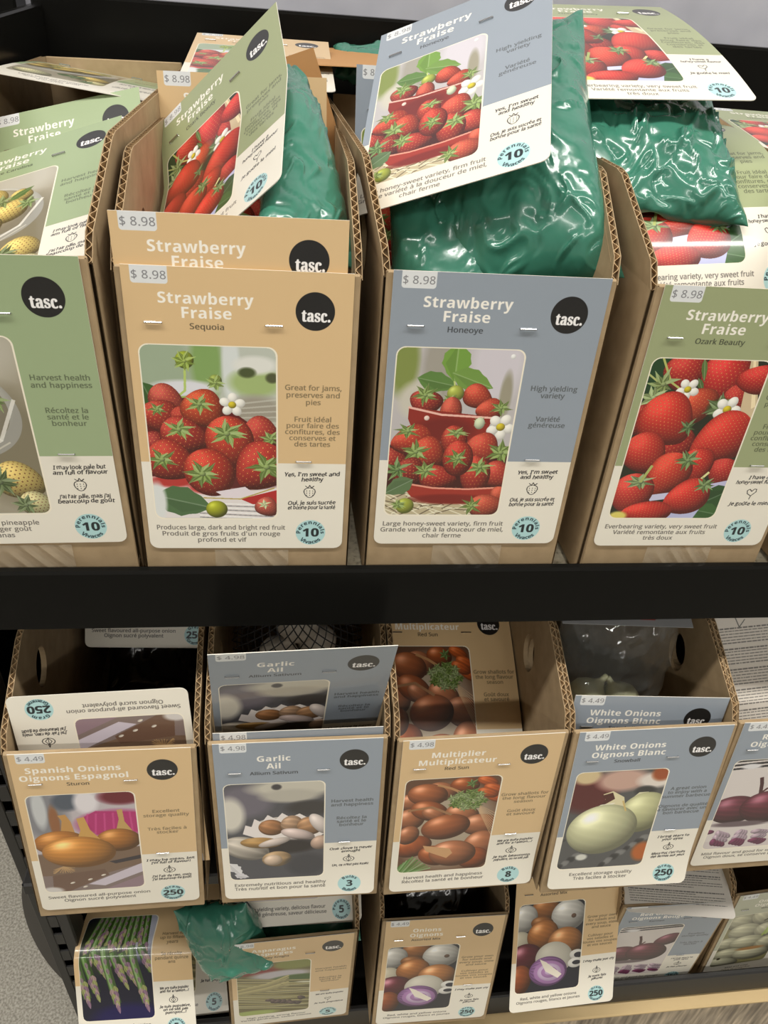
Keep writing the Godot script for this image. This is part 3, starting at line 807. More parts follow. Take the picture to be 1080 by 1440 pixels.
func design(kind: String) -> Dictionary:
	var harvest := [["Harvest health", "and happiness"], ["Récoltez la", "santé et le", "bonheur"]]
	var jams := [["Great for jams,", "preserves and", "pies"], ["Fruit idéal", "pour faire des", "confitures, des", "conserves et", "des tartes"]]
	var storage := [["Excellent", "storage quality"], ["Très faciles à", "stocker"]]
	var gram := ["250", "Gram", "Gramme"]
	var ten := ["10", "Perennials", "Vivaces"]
	match kind:
		"pale": return {"head": SAGE, "price": "$8.98", "title": ["Strawberry", "Fraise"], "sub": "White Carolina", "right": harvest, "hand": [["I may look pale but", "am full of flavour"], ["J'ai l'air pâle, mais j'ai", "beaucoup de goût"]], "icon": "berry", "foot": ["Light taste of pineapple", "avec un léger goût", "d'ananas"], "badge": ten, "photo": "pale", "px": 5.0}
		"sequoia": return {"head": TAN, "price": "$8.98", "title": ["Strawberry", "Fraise"], "sub": "Sequoia", "right": jams, "hand": [["Yes, I'm sweet and", "healthy"], ["Oui, je suis sucrée", "et bonne pour la santé"]], "icon": "berry", "foot": ["Produces large, dark and bright red fruit", "Produit de gros fruits d'un rouge", "profond et vif"], "badge": ten, "photo": "sequoia", "px": 5.0}
		"honeoye": return {"head": GREY, "price": "$8.98", "title": ["Strawberry", "Fraise"], "sub": "Honeoye", "right": [["High yielding", "variety"], ["Variété", "généreuse"]], "hand": [["Yes, I'm sweet", "and healthy"], ["Oui, je suis sucrée et", "bonne pour la santé"]], "icon": "berry", "foot": ["Large honey-sweet variety, firm fruit", "Grande variété à la douceur de miel,", "chair ferme"], "badge": ten, "photo": "honeoye", "px": 5.0}
		"ozark": return {"head": OLIVE, "price": "$8.98", "title": ["Strawberry", "Fraise"], "sub": "Ozark Beauty", "right": jams, "hand": [["I have a", "honey-sweet flavour"], ["Je goûte le miel"]], "icon": "heart", "foot": ["Everbearing variety, very sweet fruit", "Variété remontante aux fruits", "très doux"], "badge": ten, "photo": "ozark", "px": 5.0}
		"spanish": return {"head": TAN, "price": "$4.49", "title": ["Spanish Onions", "Oignons Espagnol"], "sub": "Sturon", "right": storage, "hand": [["I may be mean, but", "I'm full of flavour!"], ["J'ai l'air de rien, mais", "j'ai beaucoup de goût!"]], "icon": "onion", "foot": ["Sweet flavoured all-purpose onion", "Oignon sucré polyvalent"], "badge": gram, "photo": "spanish", "px": 3.8}
		"garlic": return {"head": GREY, "price": "$4.98", "title": ["Garlic", "Ail"], "sub": "Allium Sativum", "right": harvest, "hand": [["One clove is never", "enough!"], ["Un, ce n'est pas assez"]], "icon": "onion", "foot": ["Extremely nutritious and healthy", "Très nutritif et bon pour la santé"], "badge": ["3", "Bulbs", "Bulbes"], "photo": "garlic", "px": 3.8}
		"multiplier": return {"head": TAN, "price": "$4.98", "title": ["Multiplier", "Multiplicateur"], "sub": "Red Sun", "right": [["Grow shallots for", "the long flavour", "season"], ["Goût doux", "et savouré"]], "hand": [["We are quite popular", "and for a reason...!"], ["Je suis beaucoup", "populaire, on ne sait pas"]], "icon": "onion", "foot": ["Harvest health and happiness", "Récoltez la santé et le bonheur"], "badge": ["8", "Bulbs", "Bulbes"], "photo": "multiplier", "px": 3.8}
		"white": return {"head": GREY, "price": "$4.49", "title": ["White Onions", "Oignons Blanc"], "sub": "Snowball", "right": [["A great onion", "to enjoy with a", "summer barbecue"], ["Oignons de qualité", "à savourer avec un", "bon barbecue"]], "hand": [["I bring tears to", "your eyes"], ["Mieux moi, c'est moins", "des larmes aux yeux"]], "icon": "onion", "foot": ["Excellent storage quality", "Très faciles à stocker"], "badge": gram, "photo": "white", "px": 3.8}
		"red": return {"head": GREY, "price": "$4.49", "title": ["Red Onions", "Oignons Rouge"], "sub": "Karmen", "right": storage, "hand": [["I bring tears to", "your eyes"], ["Je fais pleurer"]], "icon": "onion", "foot": ["Mild flavour and good for storage", "Oignon doux, se conserve bien"], "badge": gram, "photo": "red", "px": 3.8}
		"mixed": return {"head": TAN, "price": "$4.49", "title": ["Onions", "Oignons"], "sub": "Assorted Mix", "right": [["Grow your own", "for salads and", "every soup, stew", "and sauce"], ["Cultivez pour", "vos salades et", "toutes vos soupes", "et vos sauces"]], "hand": [["I may make you cry"], ["Je vous fais", "pleurer"]], "icon": "onion", "foot": ["Red, white and yellow onions", "Oignons rouges, blancs et jaunes"], "badge": gram, "photo": "mixed", "px": 3.4}
		"asparagus": return {"head": TAN, "price": "$8.98", "title": ["Asparagus", "Asperges"], "sub": "Purple Tip", "right": [["Harvest for", "up to fifteen", "years"], ["Se récolte", "pendant quinze", "ans"]], "hand": [["We are quite popular", "and for a reason...!"], ["Je suis populaire,", "on ne sait pas", "pourquoi...!"]], "icon": "onion", "foot": ["Tender spears each spring", "Turions tendres au printemps"], "badge": ["5", "Perennials", "Vivaces"], "photo": "asparagus", "px": 3.4}
		"spears": return {"head": TAN, "price": "$8.98", "title": ["Asparagus", "Asperges"], "sub": "Jersey Knight", "right": harvest, "hand": [["We are quite popular"], ["Je suis populaire"]], "icon": "heart", "foot": ["High yielding, strong flavour", "Variété généreuse, saveur intense"], "badge": ["5", "Perennials", "Vivaces"], "photo": "spears", "px": 3.4}
		"five": return {"head": GREY, "price": "$8.98", "title": ["Rhubarb", "Rhubarbe"], "sub": "Victoria", "right": harvest, "hand": [["I am sour"], ["Je suis acide"]], "icon": "heart", "foot": ["High yielding variety, delicious flavour", "Variété généreuse, saveur délicieuse"], "badge": ["5", "Perennials", "Vivaces"], "photo": "red", "px": 3.4}
	return {"head": Color(0.72, 0.73, 0.64), "price": "$4.49", "title": ["Onions", "Oignons"], "sub": "White", "right": storage, "hand": [["I am mild"], ["Je suis doux"]], "icon": "onion", "foot": ["Mild and crisp", "Doux et croquant"], "badge": gram, "photo": "fennel", "px": 3.4}


func card_material(kind: String) -> StandardMaterial3D:
	if card_mats.has(kind):
		return card_mats[kind]
	var D := design(kind)
	var S: float = D.px
	var c := Cv.new(int(140 * S), int(205.3 * S), S, CREAM)
	var head: Color = D.head
	c.rect(0, 0, 140, 133.0, head)
	var dark := Color(head.r * 0.6, head.g * 0.6, head.b * 0.58)
	var ink := Color(0.43, 0.41, 0.38)
	# price tab
	c.rrect(5.3, -2, 27.2, 10.6, 2.0, Color(0.86, 0.87, 0.87))
	write(c, D.price.insert(1, " "), "sans", 6.8, 16.2, 7.9, Color(0.47, 0.47, 0.48), 1.12)
	# title
	var one: bool = D.px > 4.5 or D.title[0].length() < 8
	var tx := 49.0
	if D.title[0].length() > 12:
		tx = 47.0
	for i in 2:
		var line: String = D.title[i]
		write(c, line, "bold", 9.6 if D.px > 4.5 else 8.9, tx, 22.3 + i * 9.0, Color(0.95, 0.93, 0.89), 1.13)
	write(c, D.sub, "sans", 5.2, 49.0, 38.3, Color(head.r * 0.45, head.g * 0.45, head.b * 0.45), 1.15, 0.0, 0.5, 0, 0, 0, 1.0, 0.12)
	# round emblem
	c.ell(116.2, 24.4, 12.4, 12.4, 0, Color(0.105, 0.1, 0.1), 0.0, 0.0)
	write(c, "tasc.", "serif", 10.4, 116.6, 31.0, Color(0.95, 0.94, 0.93), 1.0, 18.6, 0.5, 0, 0, 0, 1.0, 0.55)
	# photograph
	c.rrect(5.5, 48.4, 92.6, 179.9, 6.4, Color(0.93, 0.9, 0.82))
	var pw := int((91.7 - 6.4) * S)
	var ph := int((179.0 - 49.3) * S)
	c.paste(photo(D.photo, pw, ph), 6.4, 49.3, 5.6)
	# right column
	var y := 77.6
	for k in 2:
		var gap: float = 5.2 if k == 0 else 4.7
		for t in D.right[k]:
			write(c, t, "sans", 4.9, 116.0, y, dark, 1.17, 0.0, 0.5, 0, 0, 0, 1.0, 0.1)
			y += gap
		y = maxf(y + 7.0, 100.6)
	y = 143.0
	for t in D.hand[0]:
		write(c, t, "sans", 4.2, 116.4, y, Color(0.13, 0.12, 0.12), 1.15, 34.5 if t.length() > 18 else 0.0, 0.5, -0.02, 0.14, 0.22, 1.0, 0.12)
		y += 4.1
	draw_icon(c, D.icon, 115.0, 156.2)
	y = 166.6
	for t in D.hand[1]:
		write(c, t, "sans", 4.2, 116.4, y, Color(0.13, 0.12, 0.12), 1.15, 34.5 if t.length() > 18 else 0.0, 0.5, -0.02, 0.14, 0.22, 1.0, 0.12)
		y += 4.0
	# foot
	y = 188.6
	for t in D.foot:
		write(c, t, "sans", 5.0, 51.4, y, ink, 1.16, 92.0 if t.length() > 36 else 0.0, 0.5, 0, 0, 0, 1.0, 0.08)
		y += 5.4
	# badge
	c.ell(116.2, 191.0, 11.0, 11.0, 0, Color(0.68, 0.83, 0.83), 0.0, 0.0)
	var num: String = D.badge[0]
	write(c, num, "bold", 10.2, 116.2, 194.7, Color(0.07, 0.12, 0.14), 1.12, 0.0, 0.5, 0, 0, 0, 1.0, 0.2)
	write_arc(c, D.badge[1], "bold", 4.3, 116.2, 191.0, 7.4, true, Color(0.07, 0.16, 0.19))
	write_arc(c, D.badge[2], "bold", 4.3, 116.2, 191.0, 10.2, false, Color(0.07, 0.16, 0.19))
	var m := StandardMaterial3D.new()
	m.albedo_texture = ImageTexture.create_from_image(c.image())
	m.roughness = 0.36
	m.metallic_specular = 0.5
	m.clearcoat_enabled = true
	m.clearcoat = 0.5
	m.clearcoat_roughness = 0.08
	m.texture_repeat = false
	card_mats[kind] = m
	return m


func draw_icon(c: Cv, kind: String, x: float, y: float) -> void:
	var k := Color(0.2, 0.19, 0.18)
	var p := PackedVector2Array()
	if kind == "berry":
		for i in 17:
			var a := i * TAU / 16.0
			p.append(Vector2(x + sin(a) * 4.0 * (1.0 - 0.18 * -cos(a)) , y - cos(a) * 4.6 * (1.0 if cos(a) < 0.3 else 0.75)))
		c.stroke(p, 0.45, k)
		c.stroke(v2([x - 3, y - 5, x - 1, y - 3.4, x, y - 5.6, x + 1.4, y - 3.4, x + 3, y - 5]), 0.45, k)
		for i in 9:
			c.stroke(v2([x - 2.2 + (i % 3) * 2.2, y - 1.2 + floorf(i / 3.0) * 1.8, x - 2.0 + (i % 3) * 2.2, y - 0.6 + floorf(i / 3.0) * 1.8]), 0.4, k)
	elif kind == "heart":
		c.stroke(v2([x, y + 5, x + 0.4, y + 2, x + 3.6, y - 1.6, x + 3.4, y - 4, x + 1.6, y - 4.2, x, y - 2, x - 2, y - 4, x - 3.8, y - 2.8, x - 3, y, x + 0.4, y + 2]), 0.5, k)
	else:
		for i in 17:
			var a := i * TAU / 16.0
			p.append(Vector2(x + sin(a) * 5.0, y + 1.0 - cos(a) * 3.6))
		c.stroke(p, 0.45, k)
		for q in [-2.6, 0.0, 2.6]:
			c.stroke(v2([x, y - 2.6, x + q, y + 1, x, y + 4.4]), 0.35, k)
		c.stroke(v2([x - 0.8, y - 2.6, x, y - 5.4, x + 0.8, y - 2.6]), 0.45, k)


# the reverse of a card: paragraphs too small to read
func reverse_material() -> StandardMaterial3D:
	var S := 3.4
	var c := Cv.new(int(140 * S), int(205.3 * S), S, Color(0.83, 0.8, 0.76))
	c.rect(0, 0, 140, 16, Color(0.78, 0.7, 0.5))
	c.rect(0, 18, 70, 22, Color(0.42, 0.46, 0.26))
	c.stroke(v2([30, 24, 34, 34, 40, 27]), 0.8, Color(0.4, 0.4, 0.38))
	var y := 34.0
	var i := 0
	while y < 196.0:
		if i % 7 != 6:
			var x := 8.0
			var end := 132.0 - 40.0 * absf(sin(i * 2.3)) * float(i % 3 == 2)
			while x < end:
				var l := 1.2 + 4.0 * absf(sin(x * 3.7 + i))
				c.rect(x, y, minf(x + l, end), y + (1.5 if i % 7 == 0 else 0.95), Color(0.45, 0.44, 0.42))
				x += l + 0.7
		y += 2.9
		i += 1
	var m := StandardMaterial3D.new()
	m.albedo_texture = ImageTexture.create_from_image(c.image())
	m.roughness = 0.5
	m.texture_repeat = false
	return m


# ---------------------------------------------------------------- building helpers
func numbered(called: String) -> String:
	var n: int = used.get(called, 0)
	used[called] = n + 1
	return called if n == 0 else "%s_%03d" % [called, n]


func thing(called: String, label: String, category: String, at: Transform3D, group := "") -> Node3D:
	var o := Node3D.new()
	o.name = numbered(called)
	add_child(o)
	o.transform = at
	o.set_meta("label", label)
	o.set_meta("category", category)
	if group:
		o.set_meta("group", group)
	return o


func part(called: String, mesh: Mesh, mat: Material, parent: Node, at := Transform3D()) -> MeshInstance3D:
	var o := MeshInstance3D.new()
	o.name = called
	o.mesh = mesh
	if mat:
		o.material_override = mat
	o.transform = at
	parent.add_child(o, true)
	return o


func structure(called: String, mesh: Mesh, mat: Material, at: Vector3) -> MeshInstance3D:
	var o := part(called, mesh, mat, self, Transform3D(Basis(), at))
	o.set_meta("kind", "structure")
	return o


func pose(yaw: float, pitch: float, roll: float, x: float, y: float, z: float) -> Transform3D:
	return Transform3D(Basis.from_euler(Vector3(deg_to_rad(pitch), deg_to_rad(yaw), deg_to_rad(roll))), Vector3(x, y, z))


func quad(st: SurfaceTool, a: Vector3, b: Vector3, c: Vector3, d: Vector3) -> void:
	for p in [a, b, c, a, c, d]:
		st.add_vertex(p)


# a box with chamfered edges, spanning two corners
func bevel(lo: Vector3, hi: Vector3, r := 0.001) -> ArrayMesh:
	var st := SurfaceTool.new()
	st.begin(Mesh.PRIMITIVE_TRIANGLES)
	add_bevel(st, lo, hi, r)
	st.generate_normals()
	return st.commit()


func add_bevel(st: SurfaceTool, lo: Vector3, hi: Vector3, r := 0.001) -> void:
	st.set_smooth_group(-1)
	var c := (lo + hi) * 0.5
	var h := (hi - lo) * 0.5
	r = minf(r, minf(h.x, minf(h.y, h.z)) * 0.9)
	var i := h - Vector3(r, r, r)
	for ax in 3:
		for sg in [1.0, -1.0]:
			var n := Vector3.ZERO
			n[ax] = sg
			var u := Vector3.ZERO
			u[(ax + 1) % 3] = 1.0
			var v := Vector3.ZERO
			v[(ax + 2) % 3] = 1.0
			var o: Vector3 = c + n * h[ax]
			var pu: Vector3 = u * i[(ax + 1) % 3]
			var pv: Vector3 = v * i[(ax + 2) % 3]
			if sg > 0:
				quad(st, o - pu - pv, o - pu + pv, o + pu + pv, o + pu - pv)
			else:
				quad(st, o - pu - pv, o + pu - pv, o + pu + pv, o - pu + pv)
	for ax in 3:
		var b := (ax + 1) % 3
		var d := (ax + 2) % 3
		for sb in [1.0, -1.0]:
			for sd in [1.0, -1.0]:
				var p: Array[Vector3] = []
				for k in [[-1.0, 0], [1.0, 0], [1.0, 1], [-1.0, 1]]:
					var q := Vector3.ZERO
					q[ax] = k[0] * i[ax]
					q[b] = sb * (h[b] if k[1] == 0 else i[b])
					q[d] = sd * (i[d] if k[1] == 0 else h[d])
					p.append(c + q)
				if sb * sd > 0:
					quad(st, p[0], p[3], p[2], p[1])
				else:
					quad(st, p[0], p[1], p[2], p[3])


# one sheet of card, printed on its front, square above and rounded below; bend moves a flat point (x, y) to its place
func card_mesh(bend: Callable, nx := 1, ny := 1) -> ArrayMesh:
	var r := 0.0062
	var ys: Array[float] = []
	for j in ny + 1:
		ys.append(CH * 0.5 - (CH - r) * j / ny)
	for k in [0.3, 0.55, 0.78, 0.93, 1.0]:
		ys.append(-CH * 0.5 + r * (1.0 - k))
	var front := SurfaceTool.new()
	front.begin(Mesh.PRIMITIVE_TRIANGLES)
	var back := SurfaceTool.new()
	back.begin(Mesh.PRIMITIVE_TRIANGLES)
	back.set_smooth_group(-1)
	var rows := []
	var deep := []
	var uvs := []
	for y in ys:
		var low: float = maxf(0.0, r - (y + CH * 0.5))
		var inset := r - sqrt(maxf(0.0, r * r - low * low))
		var row: Array[Vector3] = []
		var dp: Array[Vector3] = []
		var uv: Array[Vector2] = []
		for i in nx + 1:
			var x := (CW * 0.5 - inset) * (2.0 * i / nx - 1.0)
			var p: Vector3 = bend.call(x, y)
			var px: Vector3 = bend.call(x + 0.001, y)
			var py: Vector3 = bend.call(x, y + 0.001)
			var n := (px - p).cross(py - p).normalized()
			row.append(p)
			dp.append(p - n * 0.0006)
			uv.append(Vector2(x / CW + 0.5, 0.5 - y / CH))
		rows.append(row)
		deep.append(dp)
		uvs.append(uv)
	for j in ys.size() - 1:
		for i in nx:
			for k in [[j, i], [j, i + 1], [j + 1, i + 1], [j, i], [j + 1, i + 1], [j + 1, i]]:
				front.set_uv(uvs[k[0]][k[1]])
				front.add_vertex(rows[k[0]][k[1]])
			quad(back, deep[j][i], deep[j + 1][i], deep[j + 1][i + 1], deep[j][i + 1])
		quad(back, rows[j][0], rows[j + 1][0], deep[j + 1][0], deep[j][0])
		quad(back, rows[j][nx], deep[j][nx], deep[j + 1][nx], rows[j + 1][nx])
	for i in nx:
		quad(back, rows[0][i], deep[0][i], deep[0][i + 1], rows[0][i + 1])
		var l := ys.size() - 1
		quad(back, rows[l][i], rows[l][i + 1], deep[l][i + 1], deep[l][i])
	front.index()
	front.generate_normals()
	back.generate_normals()
	var m := front.commit()
	return back.commit(m)


func flat(x: float, y: float) -> Vector3:
	return Vector3(x, y, 0)


# a wire staple pressed into a card, about 11 mm long
func staple_mesh() -> ArrayMesh:
	var st := SurfaceTool.new()
	st.begin(Mesh.PRIMITIVE_TRIANGLES)
	add_bevel(st, Vector3(-0.0056, -0.0006, 0.0006), Vector3(0.0056, 0.0006, 0.0016), 0.0004)
	add_bevel(st, Vector3(-0.0056, -0.0005, -0.0004), Vector3(-0.0046, 0.0005, 0.001), 0.0003)
	add_bevel(st, Vector3(0.0046, -0.0005, -0.0004), Vector3(0.0056, 0.0005, 0.001), 0.0003)
	st.generate_normals()
	return st.commit()


func put_card(parent: Node3D, kind: String, at: Transform3D, bend = null, nx := 1, ny := 1, staples := 3, back: Material = null) -> MeshInstance3D:
	var mesh: ArrayMesh = M.flat_card if bend == null else card_mesh(bend, nx, ny)
	var o := part("printed_card", mesh, null, parent, at)
	o.set_surface_override_material(0, M.reverse if kind == "reverse" else card_material(kind))
	o.set_surface_override_material(1, back if back else M.paper)
	var spots := [[0.118, 0.168], [0.647, 0.167], [0.789, 0.639]]
	for i in staples:
		var x: float = (spots[i][0] - 0.5) * CW
		var y: float = (0.5 - spots[i][1]) * CH
		var p: Vector3 = bend.call(x, y) if bend != null else Vector3(x, y, 0)
		var t := Transform3D(Basis(Vector3(0, 0, 1), 0.03 * sin(i * 3.0 + at.origin.x * 40.0)), p)
		part("staple", M.staple_mesh, M.steel, o, t)
	return o


# ---------------------------------------------------------------- corrugated display box
# side panel in box space: profile in (z, y); xf/xb its place at the front and back, lean its shift at the top
func wall_panel(parent: Node3D, yf: float, depth: float, xf: float, xb: float, lean: float, rise: float, holes: int) -> void:
	var t := 0.0024
	var zs := -0.078
	var yt := yf + rise
	var place := func(z: float, y: float, dx: float) -> Vector3:
		return Vector3(lerpf(xf, xb, clampf(-z / depth, 0.0, 1.0)) + lean * clampf((y - yf) / rise, 0.0, 1.0) + dx, y, z)
	var prof := PackedVector2Array([Vector2(-0.004, 0), Vector2(-0.004, yf - 0.004), Vector2(-0.012, yf + 0.012), Vector2(zs, yt - 0.002), Vector2(zs - 0.01, yt)])
	var rim := []
	for k in holes:
		var hz := -0.113 - 0.12 * k
		prof.append(Vector2(hz + 0.0001, yt))
		var ring := PackedVector2Array()
		for i in 25:
			var a := PI * 0.5 - 0.01 - (TAU - 0.02) * i / 24.0
			var q := Vector2(hz + cos(a) * 0.0155, yf - 0.011 + sin(a) * 0.021)
			ring.append(q)
			prof.append(q)
		rim.append(ring)
		prof.append(Vector2(hz - 0.0001, yt))
	prof.append(Vector2(-depth, yt))
	prof.append(Vector2(-depth, 0))
	var tri := Geometry2D.triangulate_polygon(prof)
	var st := SurfaceTool.new()
	st.begin(Mesh.PRIMITIVE_TRIANGLES)
	st.set_smooth_group(-1)
	for i in range(0, tri.size(), 3):
		var a := prof[tri[i]]
		var b := prof[tri[i + 1]]
		var c := prof[tri[i + 2]]
		for dx in [t, t - 0.0005, -t, -t + 0.0005]:
			for q in [a, b, c]:
				st.add_vertex(place.call(q.x, q.y, dx))
	# thickness of the two liners along the open edge, and the cut of the hand holes
	var edge: Array[Vector2] = [Vector2(-0.004, yf - 0.004), Vector2(-0.012, yf + 0.012), Vector2(zs, yt - 0.002), Vector2(zs - 0.01, yt), Vector2(-depth, yt)]
	for i in edge.size() - 1:
		for sg in [1.0, -1.0]:
			quad(st, place.call(edge[i].x, edge[i].y, sg * t), place.call(edge[i + 1].x, edge[i + 1].y, sg * t), place.call(edge[i + 1].x, edge[i + 1].y, sg * (t - 0.0005)), place.call(edge[i].x, edge[i].y, sg * (t - 0.0005)))
		var n := (edge[i + 1] - edge[i]).orthogonal().normalized() * 0.005
		if n.y > 0:
			n = -n
		quad(st, place.call(edge[i].x + n.x, edge[i].y + n.y, t), place.call(edge[i + 1].x + n.x, edge[i + 1].y + n.y, t), place.call(edge[i + 1].x + n.x, edge[i + 1].y + n.y, -t), place.call(edge[i].x + n.x, edge[i].y + n.y, -t))
	for ring in rim:
		for i in ring.size() - 1:
			quad(st, place.call(ring[i].x, ring[i].y, t), place.call(ring[i + 1].x, ring[i + 1].y, t), place.call(ring[i + 1].x, ring[i + 1].y, -t), place.call(ring[i].x, ring[i].y, -t))
	st.generate_normals()
	var panel := part("side_panel", st.commit(), M.kraft, parent)
	# the wavy middle sheet that shows between the liners
	var fl := SurfaceTool.new()
	fl.begin(Mesh.PRIMITIVE_TRIANGLES)
	fl.set_smooth_group(-1)
	var s := 0.0
	for i in edge.size() - 1:
		var a := edge[i]
		var b := edge[i + 1]
		var dirv := (b - a).normalized()
		var n := Vector2(-dirv.y, dirv.x)
		if n.y > 0:
			n = -n
		var l := a.distance_to(b)
		var step := 0.0012
		var period := 0.0082
		var k := 0.0
		while k < l - 0.0001:
			var k2 := minf(k + step, l)
			var w1 := sin((s + k) / period * TAU) * (t - 0.0006)
			var w2 := sin((s + k2) / period * TAU) * (t - 0.0006)
			var p := a + dirv * k + n * 0.0003
			var q := a + dirv * k2 + n * 0.0003
			quad(fl, place.call(p.x, p.y, w1), place.call(q.x, q.y, w2), place.call(q.x + n.x * 0.005, q.y + n.y * 0.005, w2), place.call(p.x + n.x * 0.005, p.y + n.y * 0.005, w1))
			# the cut edge of the wavy sheet has its own thickness
			quad(fl, place.call(p.x, p.y, w1 - 0.0003), place.call(q.x, q.y, w2 - 0.0003), place.call(q.x, q.y, w2 + 0.0003), place.call(p.x, p.y, w1 + 0.0003))
			k = k2
		s += l
	fl.generate_normals()
	part("fluting", fl.commit(), M.flute, panel)


func display_box(card_at: Transform3D, kind: String, label: String, o := {}) -> Node3D:
	var foot: float = o.get("foot", 0.031)
	var bw: float = o.get("width", 0.148)
	var depth: float = o.get("depth", 0.5)
	var rise: float = o.get("rise", 0.053)
	var yf := foot + CH - 0.0012
	var at := card_at.translated_local(Vector3(o.get("shift", 0.0), -CH * 0.5 - foot, -0.0012))
	var t := thing("display_box", label, "box", at, "cardboard display boxes on the rack")
	var h := bw * 0.5
	var shift: float = -o.get("shift", 0.0)
	part("front_panel", bevel(Vector3(-h, 0, -0.0045), Vector3(h, yf, 0), 0.0007), M.kraft, t)
	var wl: Array = o.get("left", [0.0, 0.0, 0.0])
	var wr: Array = o.get("right", [0.0, 0.0, 0.0])
	var holes: int = o.get("holes", 1)
	wall_panel(t, yf, depth, -h + wl[0], -h - 0.002 + wl[1], wl[2], rise, holes)
	wall_panel(t, yf, depth, h + wr[0], h + 0.002 + wr[1], wr[2], rise, holes)
	part("back_panel", bevel(Vector3(-h + wl[1], 0, -depth - 0.0045), Vector3(h + wr[1], yf + rise, -depth), 0.0007), M.kraft, t)
	part("base", bevel(Vector3(-h + 0.001, 0.0, -depth), Vector3(h - 0.001, 0.0045, -0.0046), 0.0007), M.kraft, t)
	if kind != "":
		put_card(t, kind, Transform3D(Basis(), Vector3(shift, foot + CH * 0.5, 0.0012)), o.get("bend", null), o.get("nx", 1), o.get("ny", 1))
	if o.get("tape", false):
		var st := SurfaceTool.new()
		st.begin(Mesh.PRIMITIVE_TRIANGLES)
		st.set_smooth_group(-1)
		var x0: float = -0.024 + o.get("tape_x", 0.0)
		var x1: float = 0.03 + o.get("tape_x", 0.0)
		for i in 12:
			for j in 5:
				var f := func(a: int, b: int) -> Vector3:
					return Vector3(lerpf(x0, x1, a / 12.0), 0.001 + b * (foot - 0.003) / 5.0, 0.0006 + 0.0011 * absf(sin(a * 2.3 + b * 1.9 + x0 * 100.0)) * float((a + b) % 3 == 0))
				quad(st, f.call(i, j + 1), f.call(i + 1, j + 1), f.call(i + 1, j), f.call(i, j))
		st.generate_normals()
		part("tape", st.commit(), M.tape, t)
	return t


# ---------------------------------------------------------------- plastic pouches
# a filled film pouch: sealed round its edge, creased; droop bends its lower end away from the front
func pouch_mesh(hx: float, hy: float, hz: float, seed_: int, amp: float, n := 72, droop := 0.0, knee := 0.2, taper := 1.0) -> ArrayMesh:
	var big := FastNoiseLite.new()
	big.seed = seed_
	big.noise_type = FastNoiseLite.TYPE_SIMPLEX
	big.frequency = 13.0
	big.fractal_type = FastNoiseLite.FRACTAL_NONE
	var cell := FastNoiseLite.new()
	cell.seed = seed_ + 7
	cell.noise_type = FastNoiseLite.TYPE_CELLULAR
	cell.cellular_return_type = FastNoiseLite.RETURN_DISTANCE2_SUB
	cell.cellular_jitter = 1.0
	cell.frequency = 30.0
	cell.fractal_type = FastNoiseLite.FRACTAL_NONE
	var st := SurfaceTool.new()
	st.begin(Mesh.PRIMITIVE_TRIANGLES)
	for side in [1.0, -1.0]:
		var pts: Array[Vector3] = []
		for j in n + 1:
			for i in n + 1:
				var u := sin((-1.0 + 2.0 * i / n) * PI * 0.5)
				var v := sin((-1.0 + 2.0 * j / n) * PI * 0.5)
				var pr := pow(maxf(0.0, (1.0 - pow(absf(u), 2.6)) * (1.0 - pow(absf(v), 2.6))), 0.5)
				var x := hx * u * (1.0 - 0.07 * (1.0 - v * v)) * lerpf(1.0, taper, (v + 1.0) * 0.5)
				var y := hy * v * (1.0 - 0.05 * (1.0 - u * u))
				var e := 1.0 - pr
				var wx := x + 0.02 * big.get_noise_2d(y * 1.7, x + 5.0)
				var wy := y + 0.02 * big.get_noise_2d(x * 1.7, y + 9.0)
				var low := big.get_noise_3d(x + side, y * 0.8, side)
				var edge := (cell.get_noise_3d(wx * 1.25, wy * 0.8, side * 3.0) + 1.0) / 0.16
				var crease := exp(-edge * edge) * (0.35 + 1.1 * big.get_noise_2d(x * 2.0 + 3.0, y * 2.0))
				var edge2 := (cell.get_noise_3d(wy * 2.3, wx * 2.3, side * 5.0) + 1.0) / 0.14
				crease += 0.4 * exp(-edge2 * edge2) * maxf(0.0, big.get_noise_2d(x * 3.0 - 8.0, y * 3.0))
				var d := amp * (1.3 * low + 0.75 * crease)
				# gathers that run in from the sealed edges
				d += amp * 0.6 * e * e * sin((u * 7.0 * signf(v) + v * 6.0) * 2.2 + seed_)
				var z: float = side * (hz * pr + d * minf(1.0, pr * 2.5)) + amp * 0.8 * e * big.get_noise_2d(x * 1.3 + y, 3.0)
				var p := Vector3(x, y, z)
				var over := maxf(0.0, -y - hy * knee)
				if droop != 0.0 and over > 0.0:
					var a := droop * over / (hy * (1.0 - knee))
					p = Vector3(x, -hy * knee - sin(a) / a * over - z * sin(a) * 0.6, z * cos(a) - (1.0 - cos(a)) / a * over)
				pts.append(p)
		for j in n:
			for i in n:
				var a := j * (n + 1) + i
				var q := [a, a + n + 1, a + n + 2, a, a + n + 2, a + 1] if side > 0 else [a, a + n + 2, a + n + 1, a, a + 1, a + n + 2]
				for k in q:
					st.add_vertex(pts[k])
	st.index()
	st.generate_normals()
	return st.commit()


# axes from a thing's own up and right directions
func frame(origin: Vector3, up: Vector3, right: Vector3) -> Transform3D:
	var y := up.normalized()
	var x := (right - y * right.dot(y)).normalized()
	return Transform3D(Basis(x, y, x.cross(y)), origin)


